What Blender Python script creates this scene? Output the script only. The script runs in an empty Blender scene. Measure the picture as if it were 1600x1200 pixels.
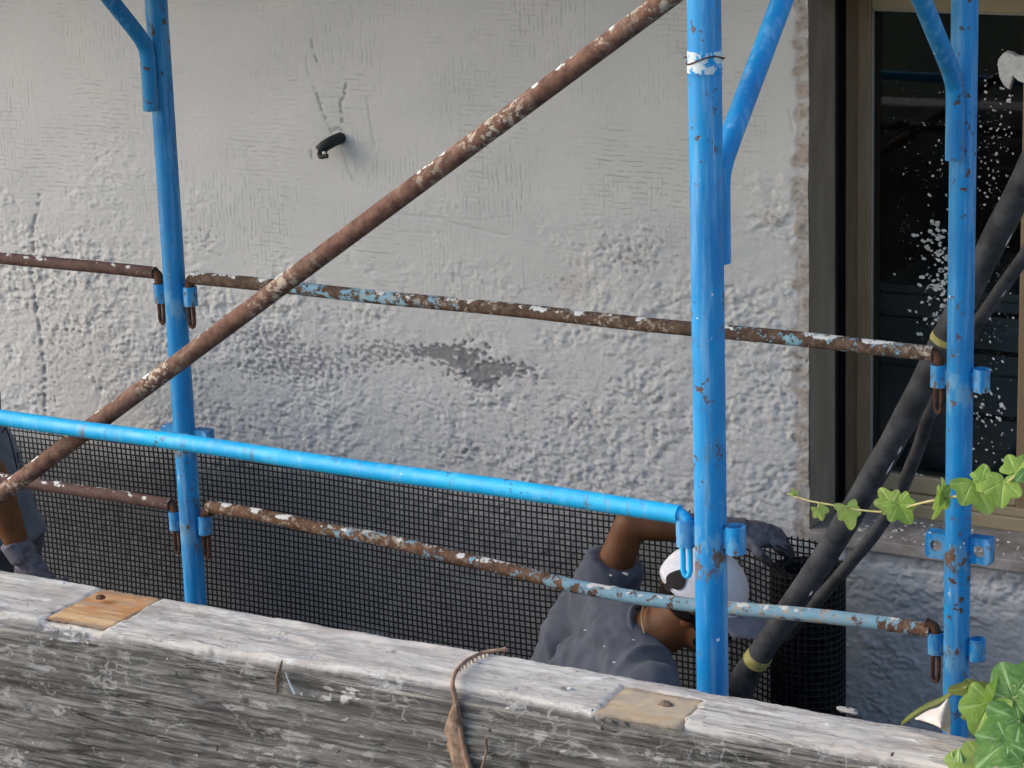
import bpy, bmesh, math, random
import numpy as np
from mathutils import Vector, Matrix, Quaternion, noise as mnoise
random.seed(7); RNG = np.random.default_rng(11)
scene = bpy.context.scene
COL = scene.collection

# ------------------------------------------------------------------ camera
CAM = np.array([3.4284, -4.2908, 1.7075]); YAW, PITCH, ROLL, FPX = .5417, .2545, -.0326, 4001.05
FW = np.array([-math.sin(YAW)*math.cos(PITCH), math.cos(YAW)*math.cos(PITCH), -math.sin(PITCH)])
_r = np.cross(FW, [0, 0, 1]); _r /= np.linalg.norm(_r); _u = np.cross(_r, FW)
CR = math.cos(ROLL)*_r + math.sin(ROLL)*_u; CU = -math.sin(ROLL)*_r + math.cos(ROLL)*_u
cd = bpy.data.cameras.new('camera'); cam = bpy.data.objects.new('camera', cd); COL.objects.link(cam)
cam.matrix_world = Matrix(((CR[0], CU[0], -FW[0], CAM[0]), (CR[1], CU[1], -FW[1], CAM[1]), (CR[2], CU[2], -FW[2], CAM[2]), (0, 0, 0, 1)))
cd.sensor_width = 36; cd.lens = FPX/1600*36; cd.clip_start = .05; cd.clip_end = 500
scene.camera = cam
# ------------------------------------------------------------------ light
SUN_FROM = Vector((-.80, -.42, .46)).normalized()        # direction towards the sun
w = bpy.data.worlds.new('World'); scene.world = w; w.use_nodes = True
wn = w.node_tree; bg = wn.nodes['Background']
sky = wn.nodes.new('ShaderNodeTexSky'); sky.sky_type = 'NISHITA'; sky.sun_disc = False
sky.sun_elevation = math.asin(SUN_FROM.z); sky.sun_rotation = math.atan2(SUN_FROM.x, SUN_FROM.y)
sky.air_density = 1.0; sky.dust_density = 1.6; sky.ozone_density = 1.0
wn.links.new(sky.outputs[0], bg.inputs[0]); bg.inputs[1].default_value = .15
sd = bpy.data.lights.new('sun', 'SUN'); sd.energy = .75; sd.angle = math.radians(38); sd.color = (1, .95, .88)
so = bpy.data.objects.new('sun', sd); COL.objects.link(so)
so.rotation_euler = SUN_FROM.to_track_quat('Z', 'Y').to_euler(); so.location = (-6, -4, 6)
vs = scene.view_settings; vs.view_transform = 'Standard'; vs.look = 'None'; vs.gamma = 1; vs.use_curve_mapping = False
vs.exposure = 1.2

# ------------------------------------------------------------------ helpers
def ray(x, y):
    return FW*FPX + (x-800)*CR + (600-y)*CU
def at(x, y, Y, axis=1):                       # the point on the plane Y = const seen at photo pixel (x, y)
    d = ray(x, y); t = (Y-CAM[axis])/d[axis]; return Vector(CAM + t*d)
def topix(X, Y, Z):
    d0, d1, d2 = X-CAM[0], Y-CAM[1], Z-CAM[2]
    z = d0*FW[0]+d1*FW[1]+d2*FW[2]
    return 800+FPX*(d0*CR[0]+d1*CR[1]+d2*CR[2])/z, 600-FPX*(d0*CU[0]+d1*CU[1]+d2*CU[2])/z
def sstep(a, b, x):
    t = np.clip((x-a)/(b-a), 0, 1); return t*t*(3-2*t)

BASE = {}
def empty(name, loc, label, cat, group=None):
    o = bpy.data.objects.new(name, None); o.empty_display_size = .1; COL.objects.link(o); o.location = loc
    BASE[o.name] = Vector(loc); tag(o, label, cat, group); return o
def tag(o, label, cat, group=None):
    o['label'] = label; o['category'] = cat
    if group: o['group'] = group
    return o
def link_mesh(name, me, m, parent=None, kind=None, base=None):
    """me is in world coordinates; moved to the frame of its thing"""
    o = bpy.data.objects.new(name, me); COL.objects.link(o)
    b = base if base is not None else (BASE[parent.name] if parent else None)
    if b is not None: me.transform(Matrix.Translation(-b))
    if parent: o.parent = parent; BASE[o.name] = b
    elif base is not None: o.location = base; BASE[o.name] = b
    if m: me.materials.append(m)
    if kind: o['kind'] = kind
    return o
class MB:
    def __init__(s): s.v = []; s.f = []; s.a = []
    def add(s, vs_, fs, a=None):
        n = len(s.v); s.v += [tuple(q) for q in vs_]; s.f += [tuple(n+i for i in f) for f in fs]
        s.a += list(a) if a is not None else [0.]*len(vs_); return s
    def box(s, c, size, rot=None):
        hx, hy, hz = [q/2 for q in size]
        P = [Vector((x*hx, y*hy, z*hz)) for x in (-1, 1) for y in (-1, 1) for z in (-1, 1)]
        if rot is not None: P = [rot @ q for q in P]
        c = Vector(c)
        return s.add([c+q for q in P], [(0, 1, 3, 2), (4, 6, 7, 5), (0, 4, 5, 1), (2, 3, 7, 6), (0, 2, 6, 4), (1, 5, 7, 3)])
    def tube(s, path, r, n=16, caps=True, closed=False, flat=None):
        path = [Vector(q) for q in path]; m = len(path)
        rr = r if hasattr(r, '__len__') else [r]*m
        T = []
        for i in range(m):
            if closed: t = path[(i+1) % m]-path[i-1]
            else: t = path[min(i+1, m-1)]-path[max(i-1, 0)]
            T.append(t.normalized())
        up = Vector((0, 0, 1)) if abs(T[0].z) < .9 else Vector((1, 0, 0))
        e1 = T[0].cross(up).normalized(); V = []
        for i in range(m):
            e1 = (e1 - T[i]*e1.dot(T[i])).normalized(); e2 = T[i].cross(e1)
            for k in range(n):
                a = 2*math.pi*k/n; V.append(path[i]+(e1*math.cos(a)+e2*math.sin(a)*(flat or 1))*rr[i])
        F = []
        for i in range(m if closed else m-1):
            j = (i+1) % m
            for k in range(n): F.append((i*n+k, i*n+(k+1) % n, j*n+(k+1) % n, j*n+k))
        if caps and not closed: F += [tuple(range(n))[::-1], tuple((m-1)*n+k for k in range(n))]
        return s.add(V, F)
    def pipe(s, a, b, ro, ri, n=20):             # open hollow pipe with wall thickness
        a = Vector(a); b = Vector(b); t = (b-a).normalized()
        up = Vector((0, 0, 1)) if abs(t.z) < .9 else Vector((1, 0, 0)); e1 = t.cross(up).normalized(); e2 = t.cross(e1)
        V = []; F = []
        for (p, r) in ((a, ro), (b, ro), (b, ri), (a, ri)):
            for k in range(n): V.append(p+(e1*math.cos(2*math.pi*k/n)+e2*math.sin(2*math.pi*k/n))*r)
        for q in range(4):
            for k in range(n): F.append((q*n+k, q*n+(k+1) % n, ((q+1) % 4)*n+(k+1) % n, ((q+1) % 4)*n+k))
        return s.add(V, F)
    def mesh(s, name, smooth=True, attr=None, recalc=True):
        me = bpy.data.meshes.new(name); me.from_pydata(s.v, [], s.f)
        if attr: at_ = me.attributes.new(attr, 'FLOAT', 'POINT'); at_.data.foreach_set('value', s.a)
        if recalc:
            bm = bmesh.new(); bm.from_mesh(me); bmesh.ops.recalc_face_normals(bm, faces=bm.faces); bm.to_mesh(me); bm.free()
        if smooth:
            me.polygons.foreach_set('use_smooth', [True]*len(me.polygons))
            try: me.set_sharp_from_angle(angle=math.radians(38))
            except Exception: pass
        return me
    def part(s, name, m, parent=None, kind=None, smooth=True, attr=None, base=None):
        return link_mesh(name, s.mesh(name, smooth, attr), m, parent, kind, base)
def spline(P, n=8):
    P = [Vector(q) for q in P]; Q = [P[0]*2-P[1]]+P+[P[-1]*2-P[-2]]; out = []
    for i in range(1, len(Q)-2):
        a, b, c, d = Q[i-1:i+3]
        for k in range(n):
            t = k/n; out.append(.5*((2*b)+(c-a)*t+(2*a-5*b+4*c-d)*t*t+(3*b-a-3*c+d)*t**3))
    out.append(P[-1]); return out
def band(shape, d, wl, seed, ang=0, low=False):
    """band-passed random field: shape (nz, nx), cell d, wavelengths wl=(wx, wz) in metres"""
    g = np.random.default_rng(seed).standard_normal(shape)
    kz = np.fft.fftfreq(shape[0], d if np.isscalar(d) else d[1])[:, None]; kx = np.fft.rfftfreq(shape[1], d if np.isscalar(d) else d[0])[None, :]
    c, s_ = math.cos(ang), math.sin(ang); a = (kx*c-kz*s_)*wl[0]; b = (kx*s_+kz*c)*wl[1]
    k2 = a*a+b*b; flt = np.exp(-k2) if low else k2*np.exp(-k2)
    f = np.fft.irfft2(np.fft.rfft2(g)*flt, shape); f -= f.mean(); return f/f.std()

# ------------------------------------------------------------------ material nodes
class NT:
    def __init__(s, name, rough=.8, spec=.5):
        s.m = bpy.data.materials.new(name); s.m.use_nodes = True; s.t = s.m.node_tree
        s.b = s.t.nodes['Principled BSDF']; s.b.inputs['Roughness'].default_value = rough
        s.b.inputs['Specular IOR Level'].default_value = spec
        s.co = s.t.nodes.new('ShaderNodeTexCoord'); s.geo = None
    def new(s, ty, **kw):
        n = s.t.nodes.new(ty)
        for k, v_ in kw.items(): setattr(n, k, v_)
        return n
    def set(s, sock, v_):
        if isinstance(v_, bpy.types.NodeSocket): s.t.links.new(v_, sock)
        elif v_ is not None:
            if sock.type == 'RGBA' and len(v_) == 3: v_ = (*v_, 1)
            sock.default_value = v_
    def obj(s, scale=(1, 1, 1), rot=(0, 0, 0)):
        n = s.new('ShaderNodeMapping'); s.t.links.new(s.co.outputs['Object'], n.inputs[0])
        n.inputs['Scale'].default_value = scale; n.inputs['Rotation'].default_value = rot; return n.outputs[0]
    def noise(s, vec, scale, detail=4, rough=.55, dist=0):
        n = s.new('ShaderNodeTexNoise'); s.set(n.inputs['Vector'], vec); n.inputs['Scale'].default_value = scale
        n.inputs['Detail'].default_value = detail; n.inputs['Roughness'].default_value = rough; n.inputs['Distortion'].default_value = dist
        return n.outputs['Fac']
    def vor(s, vec, scale, feature='F1', out='Distance'):
        n = s.new('ShaderNodeTexVoronoi', feature=feature); s.set(n.inputs['Vector'], vec); n.inputs['Scale'].default_value = scale
        return n.outputs[out]
    def mr(s, v_, a, b, c=0, d=1, smooth=True):
        n = s.new('ShaderNodeMapRange', interpolation_type='SMOOTHSTEP' if smooth else 'LINEAR')
        s.set(n.inputs[0], v_)
        for i, q in enumerate((a, b, c, d)): s.set(n.inputs[i+1], q)
        return n.outputs[0]
    def math(s, op, a, b=0, c=None):
        n = s.new('ShaderNodeMath', operation=op); s.set(n.inputs[0], a); s.set(n.inputs[1], b)
        if c is not None: s.set(n.inputs[2], c)
        return n.outputs[0]
    def mix(s, fac, a, b, mode='MIX'):
        n = s.new('ShaderNodeMix', data_type='RGBA', blend_type=mode); s.set(n.inputs[0], fac); s.set(n.inputs[6], a); s.set(n.inputs[7], b)
        return n.outputs[2]
    def attr(s, name):
        n = s.new('ShaderNodeAttribute', attribute_name=name); return n.outputs['Fac']
    def nz(s):
        n = s.new('ShaderNodeNewGeometry'); q = s.new('ShaderNodeSeparateXYZ'); s.t.links.new(n.outputs['Normal'], q.inputs[0]); return q.outputs[2]
    def bump(s, h, strength, dist):
        n = s.new('ShaderNodeBump'); s.set(n.inputs['Height'], h); n.inputs['Strength'].default_value = strength; n.inputs['Distance'].default_value = dist
        s.t.links.new(n.outputs[0], s.b.inputs['Normal'])
    def color(s, c): s.set(s.b.inputs['Base Color'], c); return s
    def rough(s, r): s.set(s.b.inputs['Roughness'], r); return s

def mat_wall():
    n = NT('plaster', .92, .25); o = n.obj()
    base = n.mix(n.noise(o, 1.3, 4, .6), (.45, .455, .46), (.52, .515, .505))
    base = n.mix(n.mr(n.noise(o, 70, 4, .65), .35, .8, 0, .22), base, (.36, .36, .365))
    # imprint of the reinforcing net in the thin smooth coat: short runs of vertical and horizontal lines
    sx = n.new('ShaderNodeSeparateXYZ'); n.t.links.new(n.noise_vec(o) if hasattr(n, 'noise_vec') else o, sx.inputs[0])
    def lines(c, pitch, stretch, thr, seed):
        fr = n.math('FRACT', n.math('DIVIDE', c, pitch)); l = n.math('ABSOLUTE', n.math('SUBTRACT', fr, .5))
        ln = n.mr(l, .10, .24, 1, 0)
        k = n.noise(n.obj(stretch), 1, 3, .6); big = n.noise(n.obj((1, 1, 1), (seed, seed, 0)), 4.2, 3, .55)
        return n.math('MULTIPLY', ln, n.math('MULTIPLY', n.mr(k, thr, thr+.12), n.mr(big, .42, .66)))
    wob = n.math('MULTIPLY', n.math('SUBTRACT', n.noise(o, 9, 2), .5), .02)
    gx = lines(n.math('ADD', sx.outputs[0], wob), .0128, (95, 1, 26), .46, .7)
    gz = lines(n.math('ADD', sx.outputs[2], wob), .0125, (22, 1, 95), .45, 2.1)
    g = n.math('MULTIPLY', n.math('MAXIMUM', gx, gz), n.attr('smooth'))
    base = n.mix(n.math('MULTIPLY', g, .34), base, (.2, .2, .19))
    base = n.mix(n.math('MULTIPLY', n.attr('stain'), .8), base, (.30, .24, .19))
    base = n.mix(n.attr('dark'), base, (.135, .13, .14))
    n.color(base)
    h = n.math('ADD', n.math('MULTIPLY', n.noise(o, 160, 4, .6), .5), n.math('MULTIPLY', g, -.6))
    n.bump(h, .55, .0022); return n.m
def mat_blue(name, c1, c2, chips=.63, streak=.5, joints=False):
    n = NT(name, .42, .5); o = n.obj(); ri = n.new('ShaderNodeObjectInfo')
    v_ = n.new('ShaderNodeVectorMath', operation='ADD'); n.t.links.new(o, v_.inputs[0]); n.t.links.new(ri.outputs['Random'], v_.inputs[1]); o2 = v_.outputs[0]
    col = n.mix(n.mr(n.noise(o2, 7, 4, .6), .35, .7), c1, c2)
    fade = n.mr(n.noise(n.obj((60, 60, 5)), 1, 4, .6), .48, .72, 0, streak); col = n.mix(fade, col, (.26, .50, .76))
    dirt = n.mr(n.noise(n.obj((44, 44, 8)), 1, 5, .68), .56, .72, 0, .8); col = n.mix(dirt, col, (.09, .16, .22))
    chip = n.mr(n.noise(o2, 55, 5, .65), chips-.02, chips+.012); rag = n.mr(n.noise(o2, 3.5, 4, .6), .47, .60)
    chip = n.math('MULTIPLY', chip, rag); col = n.mix(chip, col, n.mix(n.noise(o2, 130, 2), (.03, .02, .015), (.16, .08, .04)))
    scr = n.mr(n.noise(n.obj((70, 70, 4), (.12, .1, 0)), 1, 6, .7), .63, .68, 0, .7); col = n.mix(n.math('MULTIPLY', scr, rag), col, (.42, .56, .66))
    run = n.mr(n.noise(n.obj((30, 30, 3.2)), 1, 5, .7), .60, .70, 0, .8); col = n.mix(n.math('MULTIPLY', run, n.mr(n.noise(o2, 2.3, 2), .5, .6)), col, (.16, .11, .075))
    if joints:                                 # rust and worn paint gathered round the welded sockets and brackets
        sz = n.new('ShaderNodeSeparateXYZ'); n.t.links.new(n.co.outputs['Object'], sz.inputs[0]); jm = None
        for zj, wj in ((1.045, .070), (.525, .070), (.725, .06), (.30, .12)):
            q = n.mr(n.math('ABSOLUTE', n.math('SUBTRACT', sz.outputs[2], zj)), wj*.15, wj, 1, 0); jm = q if jm is None else n.math('MAXIMUM', jm, q)
        kk = n.noise(n.obj((1, 1, .45)), 42, 6, .68)
        col = n.mix(n.math('MULTIPLY', n.mr(n.math('ADD', kk, n.math('MULTIPLY', jm, .16)), .62, .70, 0, .8), jm), col, (.13, .33, .50))
        col = n.mix(n.math('MULTIPLY', n.mr(n.math('ADD', n.noise(n.obj((1, 1, .5), (1, 0, 0)), 36, 6, .68), n.math('MULTIPLY', jm, .14)), .67, .71), jm), col, n.mix(kk, (.05, .028, .015), (.22, .12, .06)))
    wsp = n.mr(n.noise(n.obj((1, 1, 1), (1, 2, 3)), 48, 4, .6), .70, .72); col = n.mix(wsp, col, (.72, .74, .74))
    n.color(col); n.rough(n.mr(n.noise(o2, 20, 4), .3, .7, .36, .62))
    n.bump(n.math('ADD', n.math('MULTIPLY', chip, -1), n.math('ADD', n.math('MULTIPLY', wsp, .6), n.math('MULTIPLY', n.noise(o2, 40, 3), .25))), .5, .002); return n.m
def mat_rust(name, blue=.0, white=.5, beige=.3, c=((.055, .026, .017), (.145, .075, .048)), seed=0., along=None):
    n = NT(name, .82, .3); o = n.obj((1, 1, 1), (seed, seed*.7, 0))
    col = n.mix(n.mr(n.noise(o, 55, 6, .65), .3, .7), *c)
    col = n.mix(n.mr(n.noise(o, 16, 4, .6), .55, .72, 0, .6), col, (.035, .02, .016))
    bp = n.mr(n.noise(o, 26, 5, .62), .64-blue*.32, .68-blue*.32)
    bpm = n.math('MULTIPLY', bp, n.mr(n.noise(o, 4.2, 2), .40, .56)) if blue else 0.
    if along:                                  # how much of the old paint is left along the tube
        rm = n.new('ShaderNodeValToRGB'); sp_ = n.new('ShaderNodeSeparateXYZ'); n.t.links.new(n.co.outputs['Object'], sp_.inputs[0]); n.set(rm.inputs[0], n.math('DIVIDE', sp_.outputs[0], 1.8))
        el = rm.color_ramp.elements; el[0].position, el[0].color = along[0][0], (along[0][1],)*3+(1,); el[1].position, el[1].color = along[-1][0], (along[-1][1],)*3+(1,)
        for q_, v2 in along[1:-1]: e_ = el.new(q_); e_.color = (v2,)*3+(1,)
        bp = n.mr(n.math('ADD', n.noise(o, 46, 7, .7), n.math('MULTIPLY', rm.outputs[0], .4)), .70, .73); bpm = bp
    if blue: col = n.mix(bpm, col, n.mix(n.noise(o, 60, 3), (.16, .34, .46), (.30, .46, .52)))
    ep = n.math('MULTIPLY', n.mr(n.noise(o, 75, 6, .72), .66-beige*.25, .72-beige*.25), n.mr(n.noise(o, 6, 2), .4, .6))
    col = n.mix(ep, col, (.42, .36, .28))
    top = n.mr(n.nz(), .05, .75); wp = n.mr(n.math('ADD', n.noise(o, 24, 6, .68), n.math('MULTIPLY', top, .22)), .86-white*.22, .885-white*.22)
    col = n.mix(wp, col, (.74, .72, .68)); n.color(col)
    n.bump(n.math('ADD', n.math('MULTIPLY', n.noise(o, 120, 4), .35), n.math('ADD', n.math('MULTIPLY', wp, 1.), n.math('MULTIPLY', bp, .5))), .7, .0025); return n.m
def mat_simple(name, c1, c2, scale=30, rough=.8, bump=.3, dist=.001, spec=.4, stretch=(1, 1, 1), detail=5):
    n = NT(name, rough, spec); o = n.obj(stretch); f = n.noise(o, scale, detail, .6)
    n.color(n.mix(n.mr(f, .3, .7), c1, c2))
    if bump: n.bump(f, bump, dist)
    return n.m
def mat_beam():
    n = NT('weathered_timber', .88, .25); o = n.obj(); topf = n.attr('top')
    g1 = n.noise(n.obj((5.0, 85, 85)), 1, 8, .74, .5); g2 = n.noise(n.obj((13, 210, 210)), 1, 6, .72, .2); g3 = n.noise(n.obj((1.2, 34, 34)), 1, 3, .5, .5); bl = n.noise(o, 6.5, 5, .62)
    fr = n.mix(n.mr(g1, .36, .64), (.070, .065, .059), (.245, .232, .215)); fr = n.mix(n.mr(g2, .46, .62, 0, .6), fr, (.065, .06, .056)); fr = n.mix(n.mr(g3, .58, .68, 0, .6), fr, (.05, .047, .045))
    fib = n.mr(n.noise(n.obj((9, 150, 150), (.3, 0, 0)), 1, 5, .7), .58, .66); fr = n.mix(n.math('MULTIPLY', fib, .55), fr, (.36, .35, .335))
    def splits(sc_, w0, rx, lo_):
        q = n.math('ABSOLUTE', n.math('SUBTRACT', n.noise(n.obj(sc_, (rx, 0, 0)), 1, 4, .55, .3), .5)); return n.math('MULTIPLY', n.mr(q, 0, w0, 1, 0), n.mr(n.noise(n.obj((3, 12, 12), (rx, 0, 0)), 1, 3), lo_, lo_+.12))
    spl1 = splits((1.6, 46, 46), .016, .1, .46); spl2 = splits((4, 110, 110), .022, .7, .44); fr = n.mix(n.math('MULTIPLY', n.math('MAXIMUM', spl1, n.math('MULTIPLY', spl2, .75)), .85), fr, (.030, .027, .025))
    lich = n.math('MULTIPLY', n.mr(n.noise(n.obj((1, 1.5, 1.5)), 34, 7, .72, .4), .53, .62), n.mr(n.noise(o, 6, 3, .6, .4), .44, .58)); fr = n.mix(n.math('MULTIPLY', lich, .7), fr, n.mix(bl, (.36, .34, .31), (.52, .50, .47)))
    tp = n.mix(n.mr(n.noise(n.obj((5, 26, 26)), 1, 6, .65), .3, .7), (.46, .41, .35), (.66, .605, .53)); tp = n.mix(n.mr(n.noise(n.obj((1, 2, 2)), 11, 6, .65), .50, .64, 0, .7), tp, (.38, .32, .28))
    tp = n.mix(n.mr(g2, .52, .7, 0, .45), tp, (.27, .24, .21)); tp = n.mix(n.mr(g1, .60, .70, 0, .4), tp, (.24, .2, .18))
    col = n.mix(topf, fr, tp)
    # spilt lime: streaky white smears and thin cracks
    sm = n.mr(n.noise(n.obj((15, 40, 40)), 1, 7, .7, .7), .55, .60); smm = n.mr(n.noise(o, 3.4, 3), .42, .6)
    wht = n.math('MULTIPLY', sm, smm); col = n.mix(n.math('MULTIPLY', wht, .65), col, (.74, .71, .67))
    cr = n.new('ShaderNodeTexVoronoi', feature='DISTANCE_TO_EDGE'); vv = n.new('ShaderNodeVectorMath', operation='ADD')
    nn = n.new('ShaderNodeTexNoise'); n.t.links.new(o, nn.inputs['Vector']); nn.inputs['Scale'].default_value = 22
    sc = n.new('ShaderNodeVectorMath', operation='SCALE'); n.t.links.new(nn.outputs['Color'], sc.inputs[0]); sc.inputs['Scale'].default_value = .05
    n.t.links.new(n.obj((1, 1.4, 1.4)), vv.inputs[0]); n.t.links.new(sc.outputs[0], vv.inputs[1]); n.t.links.new(vv.outputs[0], cr.inputs['Vector']); cr.inputs['Scale'].default_value = 26
    web = n.math('MULTIPLY', n.mr(cr.outputs['Distance'], .02, .055, 1, 0), n.mr(n.noise(o, 11, 3), .5, .62))
    col = n.mix(n.math('MULTIPLY', n.math('MULTIPLY', web, .45), n.math('SUBTRACT', 1, topf)), col, (.46, .44, .42))
    sp = n.mr(n.noise(o, 70, 3, .6), .70, .73); col = n.mix(n.math('MULTIPLY', sp, .8), col, (.68, .66, .62))
    pk = n.mr(n.noise(n.obj((1, 1, 1), (2, 1, 0)), 60, 3, .6), .70, .74); col = n.mix(pk, col, (.05, .035, .03))
    n.color(n.mix(n.attr('dark'), col, (.035, .03, .028)))
    n.bump(n.math('ADD', n.math('MULTIPLY', g1, .6), n.math('ADD', n.math('MULTIPLY', g2, .5), n.math('ADD', n.math('SUBTRACT', n.math('MULTIPLY', lich, .25), n.math('MULTIPLY', spl1, .8)), n.math('MULTIPLY', wht, .3)))), .9, .005); return n.m
def mat_leaf(name, c1, c2, vein, trans=.35, rough=.55):
    n = NT(name, rough, .45); o = n.obj(); col = n.mix(n.mr(n.noise(o, 45, 4, .6), .3, .7), c1, c2); col = n.mix(n.mr(n.noise(o, 120, 4, .6), .66, .70, 0, .6), col, (.20, .15, .05))
    vn = n.attr('vein'); col = n.mix(vn, col, vein); n.color(col)
    n.bump(n.math('ADD', n.math('MULTIPLY', vn, -.6), n.math('MULTIPLY', n.noise(o, 70, 3), .4)), .5, .002)
    tr = n.new('ShaderNodeBsdfTranslucent'); n.set(tr.inputs[0], col); ms = n.new('ShaderNodeMixShader'); ms.inputs[0].default_value = trans
    out = n.t.nodes['Material Output']; n.t.links.new(n.b.outputs[0], ms.inputs[1]); n.t.links.new(tr.outputs[0], ms.inputs[2]); n.t.links.new(ms.outputs[0], out.inputs[0]); return n.m
def mat_glass():
    n = NT('window_glass', .03, .5); out = n.t.nodes['Material Output']
    gl = n.new('ShaderNodeBsdfGlossy'); gl.inputs['Roughness'].default_value = .02; gl.inputs[0].default_value = (.9, .9, .9, 1)
    tr = n.new('ShaderNodeBsdfTransparent'); tr.inputs[0].default_value = (.72, .76, .76, 1)
    fr = n.new('ShaderNodeFresnel'); fr.inputs[0].default_value = 1.45; ms = n.new('ShaderNodeMixShader')
    n.t.links.new(fr.outputs[0], ms.inputs[0]); n.t.links.new(tr.outputs[0], ms.inputs[1]); n.t.links.new(gl.outputs[0], ms.inputs[2]); n.t.links.new(ms.outputs[0], out.inputs[0])
    return n.m
def mat_shirt(name, c1, c2):
    n = NT(name, .95, .15); o = n.obj(); col = n.mix(n.mr(n.noise(o, 14, 4, .6), .3, .7), c1, c2)
    dust = n.math('MULTIPLY', n.mr(n.noise(o, 30, 6, .7), .58, .75), n.mr(n.noise(o, 5, 2), .45, .6)); col = n.mix(n.math('MULTIPLY', dust, .45), col, (.42, .42, .42))
    n.color(col); n.b.inputs['Sheen Weight'].default_value = .15; n.bump(n.noise(o, 420, 2), .35, .0008); return n.m

WALL = mat_wall()
BLUE = mat_blue('blue_paint', (.001, .185, .47), (.003, .25, .56), .62, .45, True)
SKYB = mat_blue('sky_blue_paint', (.004, .35, .68), (.012, .43, .76), .61, .3)
RUSTD = mat_rust('rust_brown', 0, .36, .62, ((.08, .036, .025), (.19, .10, .07)), .3)
RUSTU = mat_rust('rust_flaked_paint', .62, .56, .50, ((.06, .034, .022), (.16, .10, .068)), seed=1.1, along=((0, .1), (.13, .15), (.18, .52), (.34, .50), (.42, .3), (.5, .05), (.72, .05), (.8, .5), (.95, .3)))
RUSTL = mat_rust('rust_light_blue_paint', .98, .46, .55, ((.075, .036, .02), (.20, .105, .06)), seed=2.3, along=((0, .05), (.16, .1), (.24, .5), (.40, .3), (.5, .42), (.6, .75), (.9, .75), (.97, .3)))
RUSTP = mat_rust('rust_plain', 0, .52, .15, ((.075, .040, .034), (.135, .075, .062)), 3.1)
RUSTH = mat_rust('rust_hook', 0, 0, .1, ((.04, .018, .01), (.12, .05, .025)), 4.)
BEAM = mat_beam()
def mat_ground():
    n = NT('soil', .95, .2); o = n.obj(); k = n.noise(o, 9, 6, .65); sp_ = n.new('ShaderNodeSeparateXYZ'); n.t.links.new(n.co.outputs['Object'], sp_.inputs[0])
    soil = n.mix(n.mr(k, .3, .7), (.22, .19, .155), (.36, .32, .27)); dark_terrace = n.mix(n.mr(k, .3, .7), (.022, .032, .012), (.06, .07, .03))  # unseen terrace given a made-up dark cover to dim its reflection in the panes
    n.color(n.mix(n.mr(n.math('ADD', sp_.outputs[1], n.math('MULTIPLY', k, .4)), -1.9, -1.5), dark_terrace, soil)); n.bump(k, .6, .02); return n.m
GROUND = mat_ground()
BROWNF = mat_simple('brown_aluminium', (.20, .135, .075), (.25, .17, .10), 12, .42, .1, .0005, .5, (6, 6, 1))
TANF = mat_simple('tan_aluminium', (.30, .235, .14), (.36, .285, .175), 14, .45, .15, .0006, .5)
REVEAL = mat_simple('dark_stone', (.26, .21, .165), (.34, .28, .22), 9, .7, .25, .001, .4, (2, 2, .6))
BLACK = mat_simple('black_rubber', (.008, .008, .009), (.02, .02, .022), 30, .6, .2, .0005)
STONE = mat_simple('sill_stone', (.20, .175, .155), (.36, .335, .315), 16, .85, .4, .0015)
MORTAR = mat_simple('white_mortar', (.50, .49, .47), (.68, .66, .63), 60, .95, .4, .002)
HOSE = mat_simple('hose_rubber', (.018, .019, .022), (.065, .067, .075), 20, .7, .5, .0012, .35, (1, 1, 1))
TAPE = mat_simple('yellow_tape', (.30, .27, .07), (.42, .38, .16), 50, .6, .3, .001)
NET = mat_simple('black_plastic', (.006, .006, .007), (.016, .016, .018), 40, .5, .1, .0004)
SKIN = mat_simple('skin', (.125, .046, .016), (.18, .072, .028), 22, .6, .2, .001, .35)
HAIR = mat_simple('hair', (.006, .005, .004), (.014, .011, .009), 120, .9, .6, .003, .1)
SHIRT = mat_shirt('slate_shirt', (.082, .09, .115), (.115, .125, .155))
SHIRT2 = mat_shirt('grey_shirt', (.115, .13, .165), (.16, .175, .21))
PANTS = mat_shirt('work_trousers', (.05, .055, .07), (.085, .09, .105))
GLOVE = mat_simple('glove_knit', (.085, .082, .105), (.19, .185, .215), 60, .9, .5, .0015)
GLOVEB = mat_simple('glove_coating', (.012, .012, .014), (.05, .05, .055), 60, .5, .5, .0015)
CAPW = mat_simple('cap_cloth', (.74, .73, .78), (.84, .83, .86), 40, .9, .3, .0008)
CAPB = mat_simple('cap_black', (.012, .01, .01), (.025, .02, .02), 60, .9, .3, .0006)
BOOT = mat_simple('boot_leather', (.05, .035, .025), (.09, .065, .045), 30, .7, .3, .001)
GOLD = mat_simple('gold_chain', (.6, .42, .2), (.75, .55, .3), 40, .35, 0, 0, .6); GOLD.node_tree.nodes['Principled BSDF'].inputs['Metallic'].default_value = .8
PLANK = mat_simple('shade_plank', (.16, .12, .08), (.26, .2, .14), 6, .9, .4, .002, .3, (1, 8, 8))
def mat_raw(name, c1, c2, c3):
    n = NT(name, .85, .25); o = n.obj(); g = n.noise(n.obj((4, 30, 30)), 1, 6, .65, .4); big = n.noise(o, 17, 3, .6, .8)
    col = n.mix(n.mr(g, .3, .7), c1, c2); col = n.mix(n.mr(big, .40, .62), col, c3)
    col = n.mix(n.mr(n.noise(n.obj((6, 70, 70)), 1, 4), .55, .75, 0, .5), col, c1)
    col = n.mix(n.mr(n.noise(n.obj((1, 2, 2)), 26, 6, .68), .50, .62, 0, .6), col, (.36, .29, .22)); e = n.mr(n.math('ADD', n.attr('edge'), n.math('MULTIPLY', n.math('SUBTRACT', n.noise(o, 55, 5, .65), .5), 1.1)), .10, .45)
    n.color(n.mix(e, n.mix(.6, col, (.22, .16, .11)), col)); n.bump(g, .4, .0015); return n.m  # rim darkened in the colour as the shadow of the cut
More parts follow.
